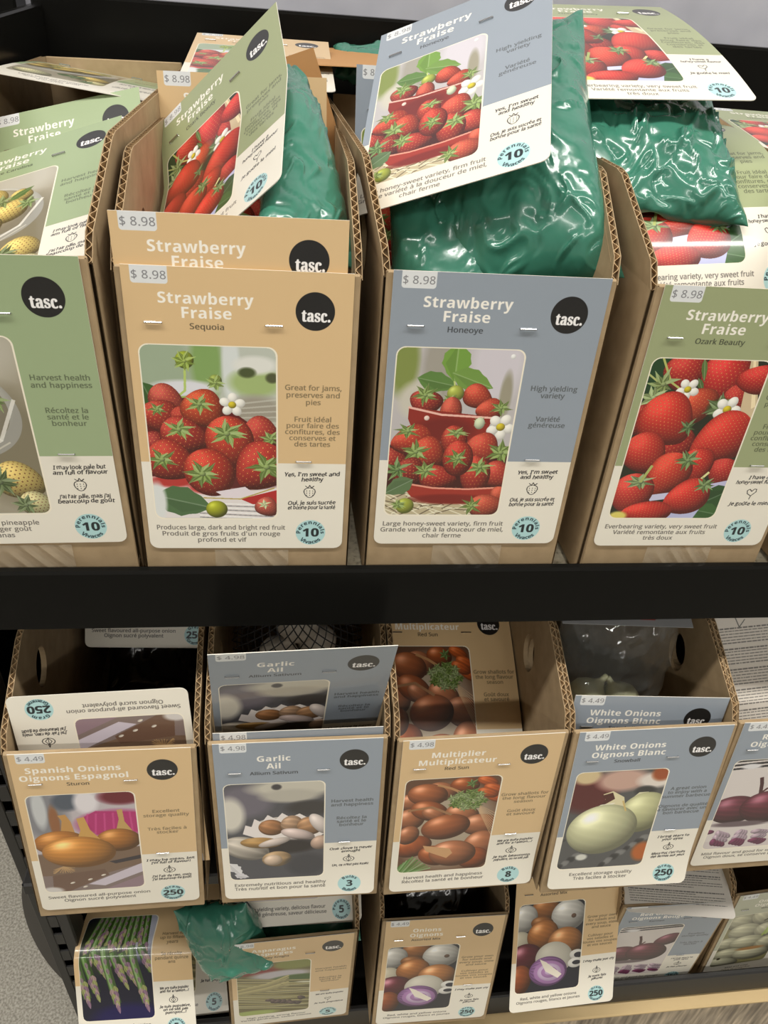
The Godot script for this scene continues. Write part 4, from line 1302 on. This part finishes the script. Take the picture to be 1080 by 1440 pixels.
func package(label: String, card_at: Transform3D, kind: String, o := {}) -> Node3D:
	var at := card_at.translated_local(Vector3(0, -CH * 0.5, 0))
	var t := thing("plant_package", label, "package", at, "carded plant packages in the boxes")
	if kind != "":
		put_card(t, kind, Transform3D(Basis(), Vector3(0, CH * 0.5, 0.0)), o.get("bend", null), o.get("nx", 1), o.get("ny", 1), o.get("staples", 2), o.get("back", null))
	for p in o.get("pouches", []):
		part("pouch", pouch_mesh(p.size.x, p.size.y, p.size.z, p.get("seed", 3), p.get("amp", 0.004), p.get("n", 72), p.get("droop", 0.0), p.get("knee", 0.2), p.get("taper", 1.0)), p.get("mat", M.bag), t, at.affine_inverse() * p.where if p.has("where") else Transform3D(Basis(), Vector3(0, CH * 0.5, 0)) * p.at)
	return t


func noise_tex(seed_: int, freq: float, ramp: Array, size := 512, oct := 4, kind := FastNoiseLite.TYPE_SIMPLEX_SMOOTH, normal := 0.0) -> NoiseTexture2D:
	var n := FastNoiseLite.new()
	n.seed = seed_
	n.noise_type = kind
	n.frequency = freq
	n.fractal_octaves = oct
	var t := NoiseTexture2D.new()
	t.width = size
	t.height = size
	t.seamless = true
	t.noise = n
	if normal > 0.0:
		t.as_normal_map = true
		t.bump_strength = normal
	else:
		var g := Gradient.new()
		g.offsets = PackedFloat32Array()
		g.colors = PackedColorArray()
		var offs := PackedFloat32Array()
		var cols := PackedColorArray()
		for i in ramp.size():
			offs.append(float(i) / (ramp.size() - 1))
			cols.append(ramp[i])
		g.offsets = offs
		g.colors = cols
		t.color_ramp = g
	return t


func mat(c: Color, rough := 0.6, spec := 0.5) -> StandardMaterial3D:
	var m := StandardMaterial3D.new()
	m.albedo_color = c
	m.roughness = rough
	m.metallic_specular = spec
	return m


func tri_mat(tex: Texture2D, per_metre: float, rough := 0.7) -> StandardMaterial3D:
	var m := StandardMaterial3D.new()
	m.albedo_texture = tex
	m.uv1_triplanar = true
	m.uv1_scale = Vector3.ONE * per_metre
	m.roughness = rough
	return m


func make_materials() -> void:
	M.kraft = tri_mat(noise_tex(4, 0.02, [Color(0.585, 0.495, 0.365), Color(0.62, 0.53, 0.4), Color(0.645, 0.552, 0.42), Color(0.67, 0.58, 0.45)], 512, 5), 4.0, 0.75)
	M.flute = mat(Color(0.72, 0.6, 0.44), 0.8)
	M.paper = mat(Color(0.9, 0.88, 0.83), 0.6)
	M.board_back = mat(Color(0.7, 0.52, 0.32), 0.6)
	M.steel = mat(Color(0.8, 0.8, 0.8), 0.25)
	M.steel.metallic = 1.0
	M.tape = mat(Color(0.9, 0.85, 0.75, 0.2), 0.2)
	M.tape.transparency = BaseMaterial3D.TRANSPARENCY_ALPHA
	M.black = mat(Color(0.075, 0.073, 0.066), 0.22, 0.2)
	M.black_matte = mat(Color(0.12, 0.115, 0.11), 0.5)
	M.bumper = mat(Color(0.27, 0.255, 0.24), 0.55)
	M.bag = mat(Color(0.225, 0.465, 0.385), 0.24)
	M.bag.clearcoat_enabled = true
	M.bag.clearcoat = 0.5
	M.bag.clearcoat_roughness = 0.1
	M.bag.normal_enabled = true
	M.bag.normal_texture = noise_tex(12, 0.012, [], 512, 3, FastNoiseLite.TYPE_SIMPLEX, 4.0)
	M.bag.uv1_triplanar = true
	M.bag.uv1_scale = Vector3.ONE * 6.0
	M.bag.normal_scale = 0.5
	M.net = mat(Color(0.16, 0.15, 0.15), 0.6)
	M.bulb_skin = mat(Color(0.87, 0.83, 0.77), 0.6)
	M.onion_skin = mat(Color(0.8, 0.8, 0.64), 0.5)
	M.dark_film = mat(Color(0.05, 0.045, 0.05), 0.16)
	M.film = mat(Color(0.9, 0.92, 0.9, 0.04), 0.05)
	M.film.transparency = BaseMaterial3D.TRANSPARENCY_ALPHA
	M.shelf_top = tri_mat(noise_tex(21, 0.06, [Color(0.5, 0.46, 0.38), Color(0.78, 0.74, 0.64), Color(0.83, 0.79, 0.69), Color(0.86, 0.82, 0.73)], 512, 4), 5.0, 0.6)
	M.grey_wall = tri_mat(noise_tex(8, 0.02, [Color(0.66, 0.66, 0.69), Color(0.69, 0.69, 0.72), Color(0.72, 0.72, 0.745)], 256, 3), 2.0, 0.55)
	M.plaster = mat(Color(0.79, 0.79, 0.785), 0.8)
	M.floor = tri_mat(noise_tex(31, 0.09, [Color(0.4, 0.38, 0.35), Color(0.58, 0.56, 0.51), Color(0.68, 0.66, 0.61), Color(0.77, 0.75, 0.7)], 1024, 5), 2.2, 0.6)
	M.lamp = mat(Color(0.95, 0.95, 0.95), 0.6)
	M.lamp.emission_enabled = true
	M.lamp.emission = Color(1, 0.97, 0.92)
	M.lamp.emission_energy_multiplier = 3.0
	M.lamp_body = mat(Color(0.85, 0.85, 0.85), 0.5)
	# old plank: grain drawn out along the board
	var wood := Cv.new(512, 256, 1.0, Color(0.6, 0.54, 0.45))
	var gn := FastNoiseLite.new()
	gn.seed = 5
	gn.frequency = 0.02
	gn.fractal_octaves = 4
	for y in 256:
		for x in 512:
			var v := gn.get_noise_2d(x * 3.2, y * 0.5) + 0.6 * gn.get_noise_2d(x * 0.6 + 300.0, y * 0.4)
			var k := 0.74 + 0.32 * v
			wood.dot(x, y, 0.72 * k + 0.12, 0.66 * k + 0.11, 0.57 * k + 0.1, 1.0)
	M.wood = tri_mat(ImageTexture.create_from_image(wood.image()), 3.0, 0.8)
	M.wood_lit_edge = mat(Color(0.78, 0.68, 0.5), 0.7)  # paler wood: light on the plank's top edge put into the colour
	M.staple_mesh = staple_mesh()
	M.flat_card = card_mesh(flat)
	M.reverse = reverse_material()


# ---------------------------------------------------------------- bends of single cards
func folded(v0: float, deg: float) -> Callable:
	var y0 := (0.5 - v0) * CH
	var a := deg_to_rad(deg)
	return func(x: float, y: float) -> Vector3:
		var d := y - y0
		return Vector3(x, y, 0) if d <= 0.0 else Vector3(x, y0 + d * cos(a), d * sin(a))


# lower end lifts (k > 0) off what it hangs on; skew makes the right corner lift more
func curled(k: float, from: float, skew := 0.0) -> Callable:
	return func(x: float, y: float) -> Vector3:
		var d := maxf(0.0, from - y)
		return Vector3(x, y, d * d * k * (1.0 + skew * x / CW))


# the whole card bows about the x axis
func bowed(k: float, mid := 0.0) -> Callable:
	return func(x: float, y: float) -> Vector3:
		return Vector3(x, y, (y - mid) * (y - mid) * k)


# a bend of so many degrees, rounded over a strip of the given height
func rolled(v0: float, deg: float, strip: float) -> Callable:
	var y0 := (0.5 - v0) * CH
	var a := deg_to_rad(deg)
	var r := strip / absf(a)
	return func(x: float, y: float) -> Vector3:
		var d := y - y0
		if d <= 0.0:
			return Vector3(x, y, 0)
		var t := minf(d, strip) / strip * absf(a)
		var p := Vector3(x, y0 + sin(t) * r, signf(a) * (1.0 - cos(t)) * r)
		var rest := maxf(0.0, d - strip)
		return p + Vector3(0, cos(t), signf(a) * sin(t)) * rest


# lower end turned down, its top bent away to the back
func drooping() -> Callable:
	return func(x: float, y: float) -> Vector3:
		var up := maxf(0.0, y + 0.01)
		var dn := maxf(0.0, -0.045 - y)
		return Vector3(x, y, -up * up * 4.0 - dn * dn * 5.5)


# ---------------------------------------------------------------- the scene
func _ready() -> void:
	# --- camera
	var cam := Camera3D.new()
	cam.name = "camera"
	cam.transform = pose(-8.4583, -36.6882, 5.1413, 0.069956, 0.163625, 0.454472)
	cam.fov = rad_to_deg(2.0 * atan(720.0 / 1082.12))
	cam.near = 0.02
	add_child(cam)
	cam.current = true
	# --- air and exposure
	var env := Environment.new()
	env.background_mode = Environment.BG_COLOR
	env.background_color = Color(0.5, 0.5, 0.5)
	env.tonemap_mode = Environment.TONE_MAPPER_LINEAR
	env.tonemap_exposure = 1.0
	env.sdfgi_enabled = true
	env.ssao_enabled = true
	env.ssil_enabled = true
	var we := WorldEnvironment.new()
	we.name = "air"
	we.environment = env
	add_child(we)
	# --- fonts
	ts = TextServerManager.get_primary_interface()
	var keep := []
	for f in [["sans", "Droid Sans", 400], ["bold", "Droid Sans", 700], ["serif", "Droid Serif", 700]]:
		var sf := SystemFont.new()
		sf.font_names = PackedStringArray([f[1]])
		sf.font_weight = f[2]
		keep.append(sf)
		fonts[f[0]] = sf.get_rids()[0]
	make_materials()
	# --- ceiling lamps: long fittings that run along the aisle
	lamps()
	shop()
	rack()
	upper_row()
	middle_row()
	lower_row()


func lamps() -> void:
	for l in [[0.42, -0.95, 1.0, "over the rack's black side panel"], [0.42, 1.75, 1.0, "over the rack's open right end"], [2.9, -0.95, 0.8, "across the aisle near the left wall"], [2.9, 1.75, 0.8, "across the aisle near the right wall"]]:
		var t := thing("ceiling_lamp", "long white batten lamp on the ceiling " + l[3], "lamp", Transform3D(Basis(), Vector3(l[1], CEIL, l[0])), "ceiling lamps above the aisle")
		part("housing", bevel(Vector3(-1.25, -0.06, -0.11), Vector3(1.25, -0.001, 0.11), 0.01), M.lamp_body, t)
		part("diffuser", bevel(Vector3(-1.23, -0.072, -0.09), Vector3(1.23, -0.0605, 0.09), 0.004), M.lamp, t)
		var a := AreaLight3D.new()
		a.name = "lamp_light"
		a.area_size = Vector2(2.4, 0.17)
		a.area_range = 12.0
		a.area_normalize_energy = true
		a.light_energy = 4.9 * l[2]
		a.light_color = Color(1.0, 0.988, 0.965)
		a.shadow_enabled = true
		t.add_child(a)
		a.position = Vector3(0, -0.08, 0)
		a.rotation.x = -PI / 2


func shop() -> void:
	structure("floor", bevel(Vector3(-3.2, -0.1, -0.8), Vector3(4.0, 0, 6.2), 0.002), M.floor, Vector3(0, FLOOR, 0))
	structure("ceiling", bevel(Vector3(-3.2, 0, -0.8), Vector3(4.0, 0.1, 6.2), 0.002), M.plaster, Vector3(0, CEIL, 0))
	structure("wall_back", bevel(Vector3(-3.2, 0, -0.1), Vector3(4.0, CEIL - FLOOR, 0), 0.002), M.grey_wall, Vector3(0, FLOOR, -0.7))
	structure("wall_left", bevel(Vector3(-0.1, 0, -0.7), Vector3(0, CEIL - FLOOR, 6.1), 0.002), M.plaster, Vector3(-3.1, FLOOR, 0))
	structure("wall_right", bevel(Vector3(0, 0, -0.7), Vector3(0.1, CEIL - FLOOR, 6.1), 0.002), M.plaster, Vector3(3.9, FLOOR, 0))
	structure("wall_front", bevel(Vector3(-3.1, 0, 0), Vector3(3.9, CEIL - FLOOR, 0.1), 0.002), M.plaster, Vector3(0, FLOOR, 6.1))


func rack() -> void:
	var t := thing("display_rack", "black metal display rack holding three rows of cardboard seed boxes", "shelf", Transform3D(Basis(), Vector3(0, FLOOR, 0)))
	var y := -FLOOR
	part("back_panel", bevel(Vector3(-0.225, 0.1, -0.635), Vector3(1.3, y + 0.086, -0.618), 0.003), M.black, t)
	part("side_panel", bevel(Vector3(-0.222, 0.02, -0.617), Vector3(-0.212, y + 0.076, -0.02), 0.002), M.black, t)
	part("side_panel", bevel(Vector3(1.29, 0, -0.617), Vector3(1.3, y + 0.076, -0.02), 0.002), M.black, t)
	# upper shelf with its deep front rail
	part("shelf_board", bevel(Vector3(-0.211, y - 0.27, -0.617), Vector3(1.289, y - 0.2445, 0.011), 0.002), M.black_matte, t)
	part("shelf_liner", bevel(Vector3(-0.211, y - 0.2443, -0.617), Vector3(1.289, y - 0.242, 0.011), 0.0006), M.shelf_top, t)
	part("front_rail", bevel(Vector3(-0.225, y - 0.2775, 0.0115), Vector3(1.3, y - 0.219, 0.02), 0.002), M.black, t)
	# middle shelf, tipped back
	var tilt := Basis(Vector3(1, 0, 0), deg_to_rad(-6.0))
	part("shelf_board", bevel(Vector3(-0.19, -0.016, -0.6), Vector3(1.289, 0, 0.0), 0.002), M.black_matte, t, Transform3D(tilt, Vector3(0, y - 0.5925, 0.05)))
	# lowest shelf
	part("shelf_board", bevel(Vector3(-0.185, y - 1.055, -0.617), Vector3(1.289, y - 1.04, 0.03), 0.002), M.black_matte, t)
	part("front_rail", bevel(Vector3(-0.6, -0.0285, -0.004), Vector3(0.9, 0.0285, 0.004), 0.002), M.black_matte, t, Transform3D(Basis(Vector3(0, 0, 1), 0.045), Vector3(0.4, y - 0.998, 0.034)))
	part("rear_post", bevel(Vector3(-0.3, 0.0, -0.69), Vector3(-0.249, y + 0.2, -0.645), 0.003), M.black, t)
	# slotted upright: a hollow channel whose face is cut by real openings
	var up := SurfaceTool.new()
	up.begin(Mesh.PRIMITIVE_TRIANGLES)
	add_bevel(up, Vector3(-0.2195, 0, -0.003), Vector3(-0.2085, y - 0.3, 0.0), 0.001)
	add_bevel(up, Vector3(-0.1985, 0, -0.003), Vector3(-0.186, y - 0.3, 0.0), 0.001)
	add_bevel(up, Vector3(-0.2195, 0, -0.03), Vector3(-0.2175, y - 0.3, -0.003), 0.0008)
	add_bevel(up, Vector3(-0.188, 0, -0.03), Vector3(-0.186, y - 0.3, -0.003), 0.0008)
	add_bevel(up, Vector3(-0.2195, 0, -0.032), Vector3(-0.186, y - 0.3, -0.03), 0.0008)
	for i in 18:
		var top := y - 0.462 - i * 0.0425
		add_bevel(up, Vector3(-0.2086, maxf(0.0, top - 0.0245), -0.0028), Vector3(-0.1984, top, -0.0002), 0.0004)
	up.generate_normals()
	part("upright", up.commit(), M.black_matte, t)
	# rounded end plate beside the upright
	var st := SurfaceTool.new()
	st.begin(Mesh.PRIMITIVE_TRIANGLES)
	st.set_smooth_group(-1)
	var prof: Array[Vector2] = []
	for i in 21:
		var a := PI * 0.5 + PI * i / 20.0
		prof.append(Vector2(-0.221 + cos(a) * 0.046 * pow(absf(sin(a * 0.5 + 0.4)), 0.25), y - 0.91 + sin(a) * 0.18))
	for i in 20:
		var p := prof[i]
		var q := prof[i + 1]
		quad(st, Vector3(p.x, p.y, -0.05), Vector3(p.x, p.y, -0.3), Vector3(q.x, q.y, -0.3), Vector3(q.x, q.y, -0.05))
		quad(st, Vector3(p.x, p.y, -0.05), Vector3(q.x, q.y, -0.05), Vector3(-0.22, q.y, -0.05), Vector3(-0.22, p.y, -0.05))
		quad(st, Vector3(p.x, p.y, -0.3), Vector3(-0.22, p.y, -0.3), Vector3(-0.22, q.y, -0.3), Vector3(q.x, q.y, -0.3))
	st.generate_normals()
	part("end_plate", st.commit(), M.bumper, t)
	# weathered plank under the lowest shelf
	var w := thing("weathered_plank", "weathered grey wooden plank under the lowest black shelf rail", "plank", Transform3D(Basis(Vector3(0, 0, 1), 0.045), Vector3(0.4, -1.15, 0.03)))
	part("board", bevel(Vector3(-0.45, -0.08, -0.03), Vector3(0.85, 0.11, 0.016), 0.002), M.wood, w)
	part("lit_top_edge", bevel(Vector3(-0.45, 0.1105, -0.01), Vector3(0.85, 0.1175, 0.022), 0.002), M.wood_lit_edge, w)  # plank's top edge, its overhead light painted in as a beige strip


func upper_row() -> void:
	var d := {"tape": true}
	display_box(pose(-0.2, -2.1, 1.1, -0.1207, -0.0995, 0.003), "pale", "cardboard box with sage green card picturing pale pineapple strawberries", d.merged({"depth": 0.53, "left": [0, 0, 0], "right": [0.0, -0.004, 0.006]}))
	display_box(pose(0.0, -4.5, -0.3, 0.0373, -0.105, -0.0013), "sequoia", "cardboard box with tan card picturing a heap of red strawberries", d.merged({"left": [0.0, -0.009, 0.002], "right": [-0.001, -0.001, -0.003]}))
	display_box(pose(0.1, -3.8, -0.2, 0.2009, -0.1013, -0.0001), "honeoye", "cardboard box with grey card picturing strawberries in red pots", d.merged({"left": [0.001, -0.012, -0.008], "right": [0.0, 0.003, 0.005]}))
	display_box(pose(0.5, -2.9, -0.5, 0.3732, -0.1025, 0.0034), "ozark", "cardboard box with olive green card picturing long red strawberries", d.merged({"left": [0, 0, -0.006], "right": [0, 0.012, 0.004]}))
	display_box(pose(0.5, -2.9, -0.5, 0.552, -0.1025, 0.002), "sequoia", "cardboard box beside the one with the olive green strawberry card", {})
	# packages standing in the boxes
	package("sage green carded package tilted in front in the pale strawberry box", pose(-48.6, -65.6, 49.8, -0.1254, -0.0146, -0.1441), "pale", {})
	package("sage green carded package behind another in the pale strawberry box", pose(-18.4, -42.5, 20.0, -0.12, -0.0465, -0.262), "pale", {"staples": 2})
	package("sage green carded package lying flat at the back of its open box", frame(Vector3(-0.119, 0.034, -0.432), Vector3(0.05, -0.1, -1), Vector3(0.985, -0.1, 0.1)), "pale", {"bend": bowed(-0.5), "nx": 1, "ny": 10})
	package("tan carded package standing just behind the tan strawberry box front", pose(0.1, -4.5, 0.1, 0.0338, -0.0758, -0.0084), "sequoia", {})
	package("olive green carded package leaning sideways on a green plastic pouch", pose(-73.6, -41.6, 63.9, 0.0166, 0.0289, -0.1582), "ozark", {"bend": folded(0.38, 11.1), "nx": 1, "ny": 24, "pouches": [{"size": Vector3(0.038, 0.105, 0.022), "where": frame(Vector3(0.073, 0.037, -0.138), Vector3(-0.08, 0.38, -0.92), Vector3(1, -0.55, 0.15)), "taper": 0.3, "seed": 5, "amp": 0.003, "n": 110}]})
	package("tan carded package upright behind the leaning olive green card", pose(0.1, -8.1, 1.1, 0.0301, -0.0381, -0.2699), "sequoia", {})
	package("tan carded package lying tipped back behind an upright tan card", pose(0.0, -85.0, 0.0, 0.038, 0.058, -0.425), "sequoia", {})
	package("plain tan card back standing beside the leaning green pouch", frame(Vector3(0.056, -0.036, -0.3), Vector3(-0.34, 0.94, -0.06), Vector3(-0.94, -0.34, 0)), "sequoia", {"staples": 0, "back": M.board_back})
	package("brown card lying flat across two boxes below the black back panel", pose(8.0, 88.0, 0.0, 0.125, 0.058, -0.49), "sequoia", {"staples": 0, "back": M.board_back})
	package("small teal pouch showing behind the brown card lying flat", pose(0, -70, 0, 0.15, 0.045, -0.56), "", {"pouches": [{"size": Vector3(0.034, 0.03, 0.014), "at": Transform3D(), "seed": 71, "n": 40}]})
	package("grey carded package upright behind the big green strawberry pouch", pose(2.0, -12.0, 0.0, 0.196, -0.028, -0.3), "honeoye", {})
	package("grey carded package lying on a bulging green plastic pouch", pose(-57.5, -53.1, 41.0, 0.1844, 0.0801, -0.1589), "honeoye", {"pouches": [{"size": Vector3(0.072, 0.126, 0.036), "at": Transform3D(Basis(Vector3(0, 0, 1), 0.02), Vector3(0.025, -0.015, -0.046)), "seed": 11, "amp": 0.0045, "n": 150, "droop": 0.8, "knee": 0.1, "taper": 0.84}]})
	package("green plastic pouch squeezed under a larger one with grey card", pose(0, -30, 0, 0.2, -0.06, -0.08), "", {"pouches": [{"size": Vector3(0.062, 0.09, 0.035), "at": Transform3D(Basis(), Vector3(0.0, 0.0, 0.0)), "seed": 21, "amp": 0.004, "n": 60}]})
	package("olive green carded package lying on top of its crumpled green pouch", pose(-7.9, -77.4, 10.6, 0.3391, 0.1114, -0.2544), "ozark", {"bend": bowed(-0.6), "ny": 12, "pouches": [{"size": Vector3(0.075, 0.125, 0.03), "at": Transform3D(Basis(Vector3(0, 0, 1), -0.12), Vector3(0.0, -0.04, -0.047)), "seed": 31, "amp": 0.0075, "n": 150, "droop": 0.6, "knee": 0.3}]})
	package("olive green carded package bowed inside its box under a pouch", pose(-2.1, -56.0, 6.2, 0.383, 0.0319, -0.1546), "ozark", {"bend": drooping(), "ny": 24, "pouches": [{"size": Vector3(0.06, 0.085, 0.022), "at": Transform3D(Basis(), Vector3(0, -0.02, -0.04)), "seed": 33, "n": 40}]})
	package("carded package lying flat in the box at the rack's right", pose(-4, -87, 0, 0.56, 0.04, -0.3), "ozark", {"staples": 0})


func middle_row() -> void:
	var d := {"foot": 0.011, "depth": 0.47, "holes": 2}
	display_box(pose(1.8, -5.8, -1.6, -0.0842, -0.4719, 0.0732), "spanish", "cardboard box with tan card picturing golden Spanish onions", d)
	display_box(pose(-0.2, -6.1, 0.7, 0.0764, -0.4703, 0.0716), "garlic", "cardboard box with grey card picturing garlic cloves", d.merged({"bend": curled(1.2, -0.05, 0.8), "ny": 16, "nx": 6}))
	display_box(pose(1.1, -5.4, 0.2, 0.2317, -0.4692, 0.0734), "multiplier", "cardboard box with tan card picturing brown multiplier onions", d.merged({"bend": curled(1.0, -0.04, 0.5), "ny": 16, "nx": 6}))
	display_box(pose(0.3, -8.1, 0.9, 0.3851, -0.4664, 0.0774), "white", "cardboard box with grey card picturing pale white onions", d.merged({"bend": curled(1.6, -0.05, 0.8), "ny": 16, "nx": 6}))
	display_box(pose(-0.1, -5.5, 1.7, 0.5379, -0.4656, 0.0694), "red", "cardboard box with grey card picturing dark red onions beside white onions", d)
	package("tan carded onion package standing upside down behind its box front", pose(0.0, -9.0, 182.2, -0.0795, -0.4305, 0.0535), "spanish", {})
	package("tan carded onion package tipped back deep in its dark box", pose(-4.7, -35.0, 1.9, -0.0803, -0.384, -0.199), "spanish", {"pouches": [{"size": Vector3(0.055, 0.06, 0.02), "at": Transform3D(Basis(), Vector3(0, -0.1, -0.03)), "seed": 41, "n": 36, "mat": M.dark_film}]})
	package("grey carded garlic package sticking up above the garlic box front", pose(3.1, 14.0, -1.2, 0.0755, -0.3592, 0.0369), "garlic", {})
	package("grey carded garlic package hidden but for its top edge", pose(0.2, -6.1, 0.5, 0.0764, -0.4655, 0.0643), "garlic", {"staples": 0})
	net_bag()
	package("tan carded multiplier onion package leaning back in its box", pose(10.8, -59.9, -9.3, 0.2296, -0.4411, -0.0377), "multiplier", {"bend": bowed(-0.5), "ny": 10})
	package("grey carded white onion package standing behind its box front", pose(-2.3, -8.8, -0.9, 0.3808, -0.4506, 0.0567), "white", {})
	clear_bag()
	package("carded package turned to its printed reverse in the red onion box", pose(2.0, -35.0, 3.0, 0.54, -0.40, 0.0), "reverse", {"staples": 0})


func net_bag() -> void:
	var t := thing("net_bag", "dark mesh net bag lying behind the raised garlic card", "bag", Transform3D(Basis(), Vector3(0.075, -0.425, -0.065)), "")
	var st := SurfaceTool.new()
	st.begin(Mesh.PRIMITIVE_TRIANGLES)
	st.set_smooth_group(-1)
	var f := func(u: float, v: float) -> Vector3:
		return Vector3(cos(u) * sin(v) * 0.062, 0.045 + cos(v) * 0.055, sin(u) * sin(v) * 0.05)
	for k in 30:
		for j in 24:
			for sg in [1.0, -1.0]:
				var u: float = k * TAU / 30.0
				var a: Vector3 = f.call(u + sg * j * 0.1, 0.2 + j * 0.11)
				var b: Vector3 = f.call(u + sg * (j + 1) * 0.1, 0.2 + (j + 1) * 0.11)
				var w := (b - a).cross(a - Vector3(0, 0.045, 0)).normalized() * 0.0006
				quad(st, a - w, b - w, b + w, a + w)
	st.generate_normals()
	part("netting", st.commit(), M.net, t)
	for p in [Vector3(-0.024, 0.02, 0.008), Vector3(0.026, 0.022, -0.004), Vector3(0.001, 0.05, 0.0)]:
		bulb("garlic_bulb", "white garlic bulb inside the dark mesh net bag", "garlic", Transform3D(Basis(Vector3(0, 0, 1), p.x * 20.0), t.position + p), 0.02, M.bulb_skin, "garlic bulbs in the net bag")


# a bulb with a rounded belly, a neck and a tuft of roots, turned on a lathe
func bulb(called: String, label: String, category: String, at: Transform3D, r: float, skin: Material, group: String) -> void:
	var t := thing(called, label, category, at, group)
	part("body", lathe([Vector2(0.0, 0.0), Vector2(0.35, 0.03), Vector2(0.75, 0.22), Vector2(1.0, 0.62), Vector2(0.94, 1.0), Vector2(0.66, 1.34), Vector2(0.32, 1.6), Vector2(0.17, 1.85), Vector2(0.13, 2.2), Vector2(0.0, 2.25)], r), skin, t)
	part("roots", lathe([Vector2(0.0, -0.1), Vector2(0.16, -0.08), Vector2(0.24, 0.02), Vector2(0.0, 0.05)], r), M.flute, t)


func lathe(prof: Array, k: float) -> ArrayMesh:
	var st := SurfaceTool.new()
	st.begin(Mesh.PRIMITIVE_TRIANGLES)
	var n := 24
	for i in prof.size() - 1:
		for j in n:
			var q: Array[Vector3] = []
			for e in [[i, j], [i + 1, j], [i + 1, j + 1], [i, j + 1]]:
				var a: float = TAU * (e[1] % n) / n
				var p: Vector2 = prof[e[0]] * k
				q.append(Vector3(cos(a) * p.x, p.y, sin(a) * p.x))
			quad(st, q[0], q[1], q[2], q[3])
	st.index()
	st.generate_normals()
	return st.commit()


func clear_bag() -> void:
	var t := thing("clear_bag", "clear plastic onion bag with a grey header behind white onion card", "bag", pose(-4, -14, 0, 0.372, -0.455, -0.005), "")
	part("film", pouch_mesh(0.058, 0.075, 0.03, 61, 0.005, 60), M.film, t, Transform3D(Basis(), Vector3(0, 0.075, 0)))
	part("header", bevel(Vector3(-0.06, 0, -0.001), Vector3(0.06, 0.034, 0.0), 0.0003), mat(Color(0.5, 0.5, 0.5), 0.4), t, Transform3D(Basis(Vector3(1, 0, 0), -1.0), Vector3(-0.004, 0.139, 0.03)))
	part("price_sticker", bevel(Vector3(0.012, 0.006, 0.0), Vector3(0.026, 0.026, 0.0006), 0.0002), mat(Color(0.5, 0.16, 0.14), 0.5), t, Transform3D(Basis(Vector3(1, 0, 0), -1.0), Vector3(-0.004, 0.139, 0.03)))
	for p in [[-0.024, 0.03, 0.0, 0.019], [0.022, 0.026, 0.002, 0.02]]:
		bulb("onion", "pale onion inside the clear plastic bag", "onion", t.transform * Transform3D(Basis(Vector3(0, 0, 1), p[0] * 24.0), Vector3(p[0], p[1], p[2])), p[3], M.onion_skin, "onions in the clear bag")


func lower_row() -> void:
	var d := {"foot": 0.008, "depth": 0.42, "holes": 0}
	display_box(pose(2.4, -1.9, -0.6, 0.0695, -0.8447, 0.0521), "spears", "cardboard box with tan card picturing pale asparagus spears on the lowest shelf", d)
	display_box(pose(0.1, -8.9, -0.6, 0.2458, -0.8372, 0.0552), "mixed", "cardboard box with tan card picturing mixed onions on the lowest shelf", d)
	display_box(pose(0.3, -2.2, -0.7, 0.5539, -0.8848, 0.0228), "red", "cardboard box with grey card picturing red onions on the lowest shelf", d)
	display_box(pose(3.4, -4.4, 1.3, 0.7209, -0.8992, 0.0092), "fennel", "cardboard box with pale green card picturing white bulbs on the lowest shelf", d)
	package("tan carded asparagus package hanging bowed at the rack's black upright", pose(-6.2, -31.5, 6.5, -0.1193, -0.833, 0.019), "asparagus", {"bend": rolled(0.53, -72.0, 0.03), "ny": 40, "pouches": [{"size": Vector3(0.046, 0.054, 0.024), "where": frame(Vector3(-0.004, -0.772, 0.03), Vector3(-0.35, 0.9, -0.25), Vector3(0.93, 0.3, 0.1)), "seed": 51, "amp": 0.005, "n": 90}]})
	package("grey carded package lying on a green pouch above the asparagus box", pose(0, -60, -0.1, 0.0814, -0.7111, -0.0648), "five", {"staples": 0, "pouches": [{"size": Vector3(0.07, 0.105, 0.02), "at": Transform3D(Basis(), Vector3(0.0, -0.02, -0.023)), "seed": 53, "amp": 0.004, "n": 60}]})
	package("tan carded mixed onion package hanging out over the plank", pose(3.1, -24.6, -0.8, 0.4137, -0.8297, 0.0284), "mixed", {"bend": curled(0.8, -0.05, 0.4), "ny": 16, "nx": 4, "pouches": [{"size": Vector3(0.05, 0.08, 0.03), "at": Transform3D(Basis(), Vector3(0.0, 0.0, -0.04)), "seed": 57, "n": 36, "mat": M.dark_film}]})
	package("grey carded package lying across the red onion box on the lowest shelf", pose(-3, -80, -4, 0.565, -0.768, -0.07), "reverse", {"staples": 0})
	package("dark film onion pouch lying inside the lowest mixed onion box", pose(0, -60, 0, 0.246, -0.79, -0.04), "", {"pouches": [{"size": Vector3(0.062, 0.08, 0.03), "at": Transform3D(), "seed": 63, "n": 50, "mat": M.dark_film}]})
	package("dark film onion pouch showing above the lowest red onion card", pose(0, -60, 0, 0.545, -0.80, -0.1), "", {"pouches": [{"size": Vector3(0.06, 0.07, 0.028), "at": Transform3D(), "seed": 67, "n": 50, "mat": M.dark_film}]})
	package("cream carded package low behind the hanging asparagus card", pose(2, -60, 0, -0.083, -0.951, -0.066), "spears", {"staples": 0})
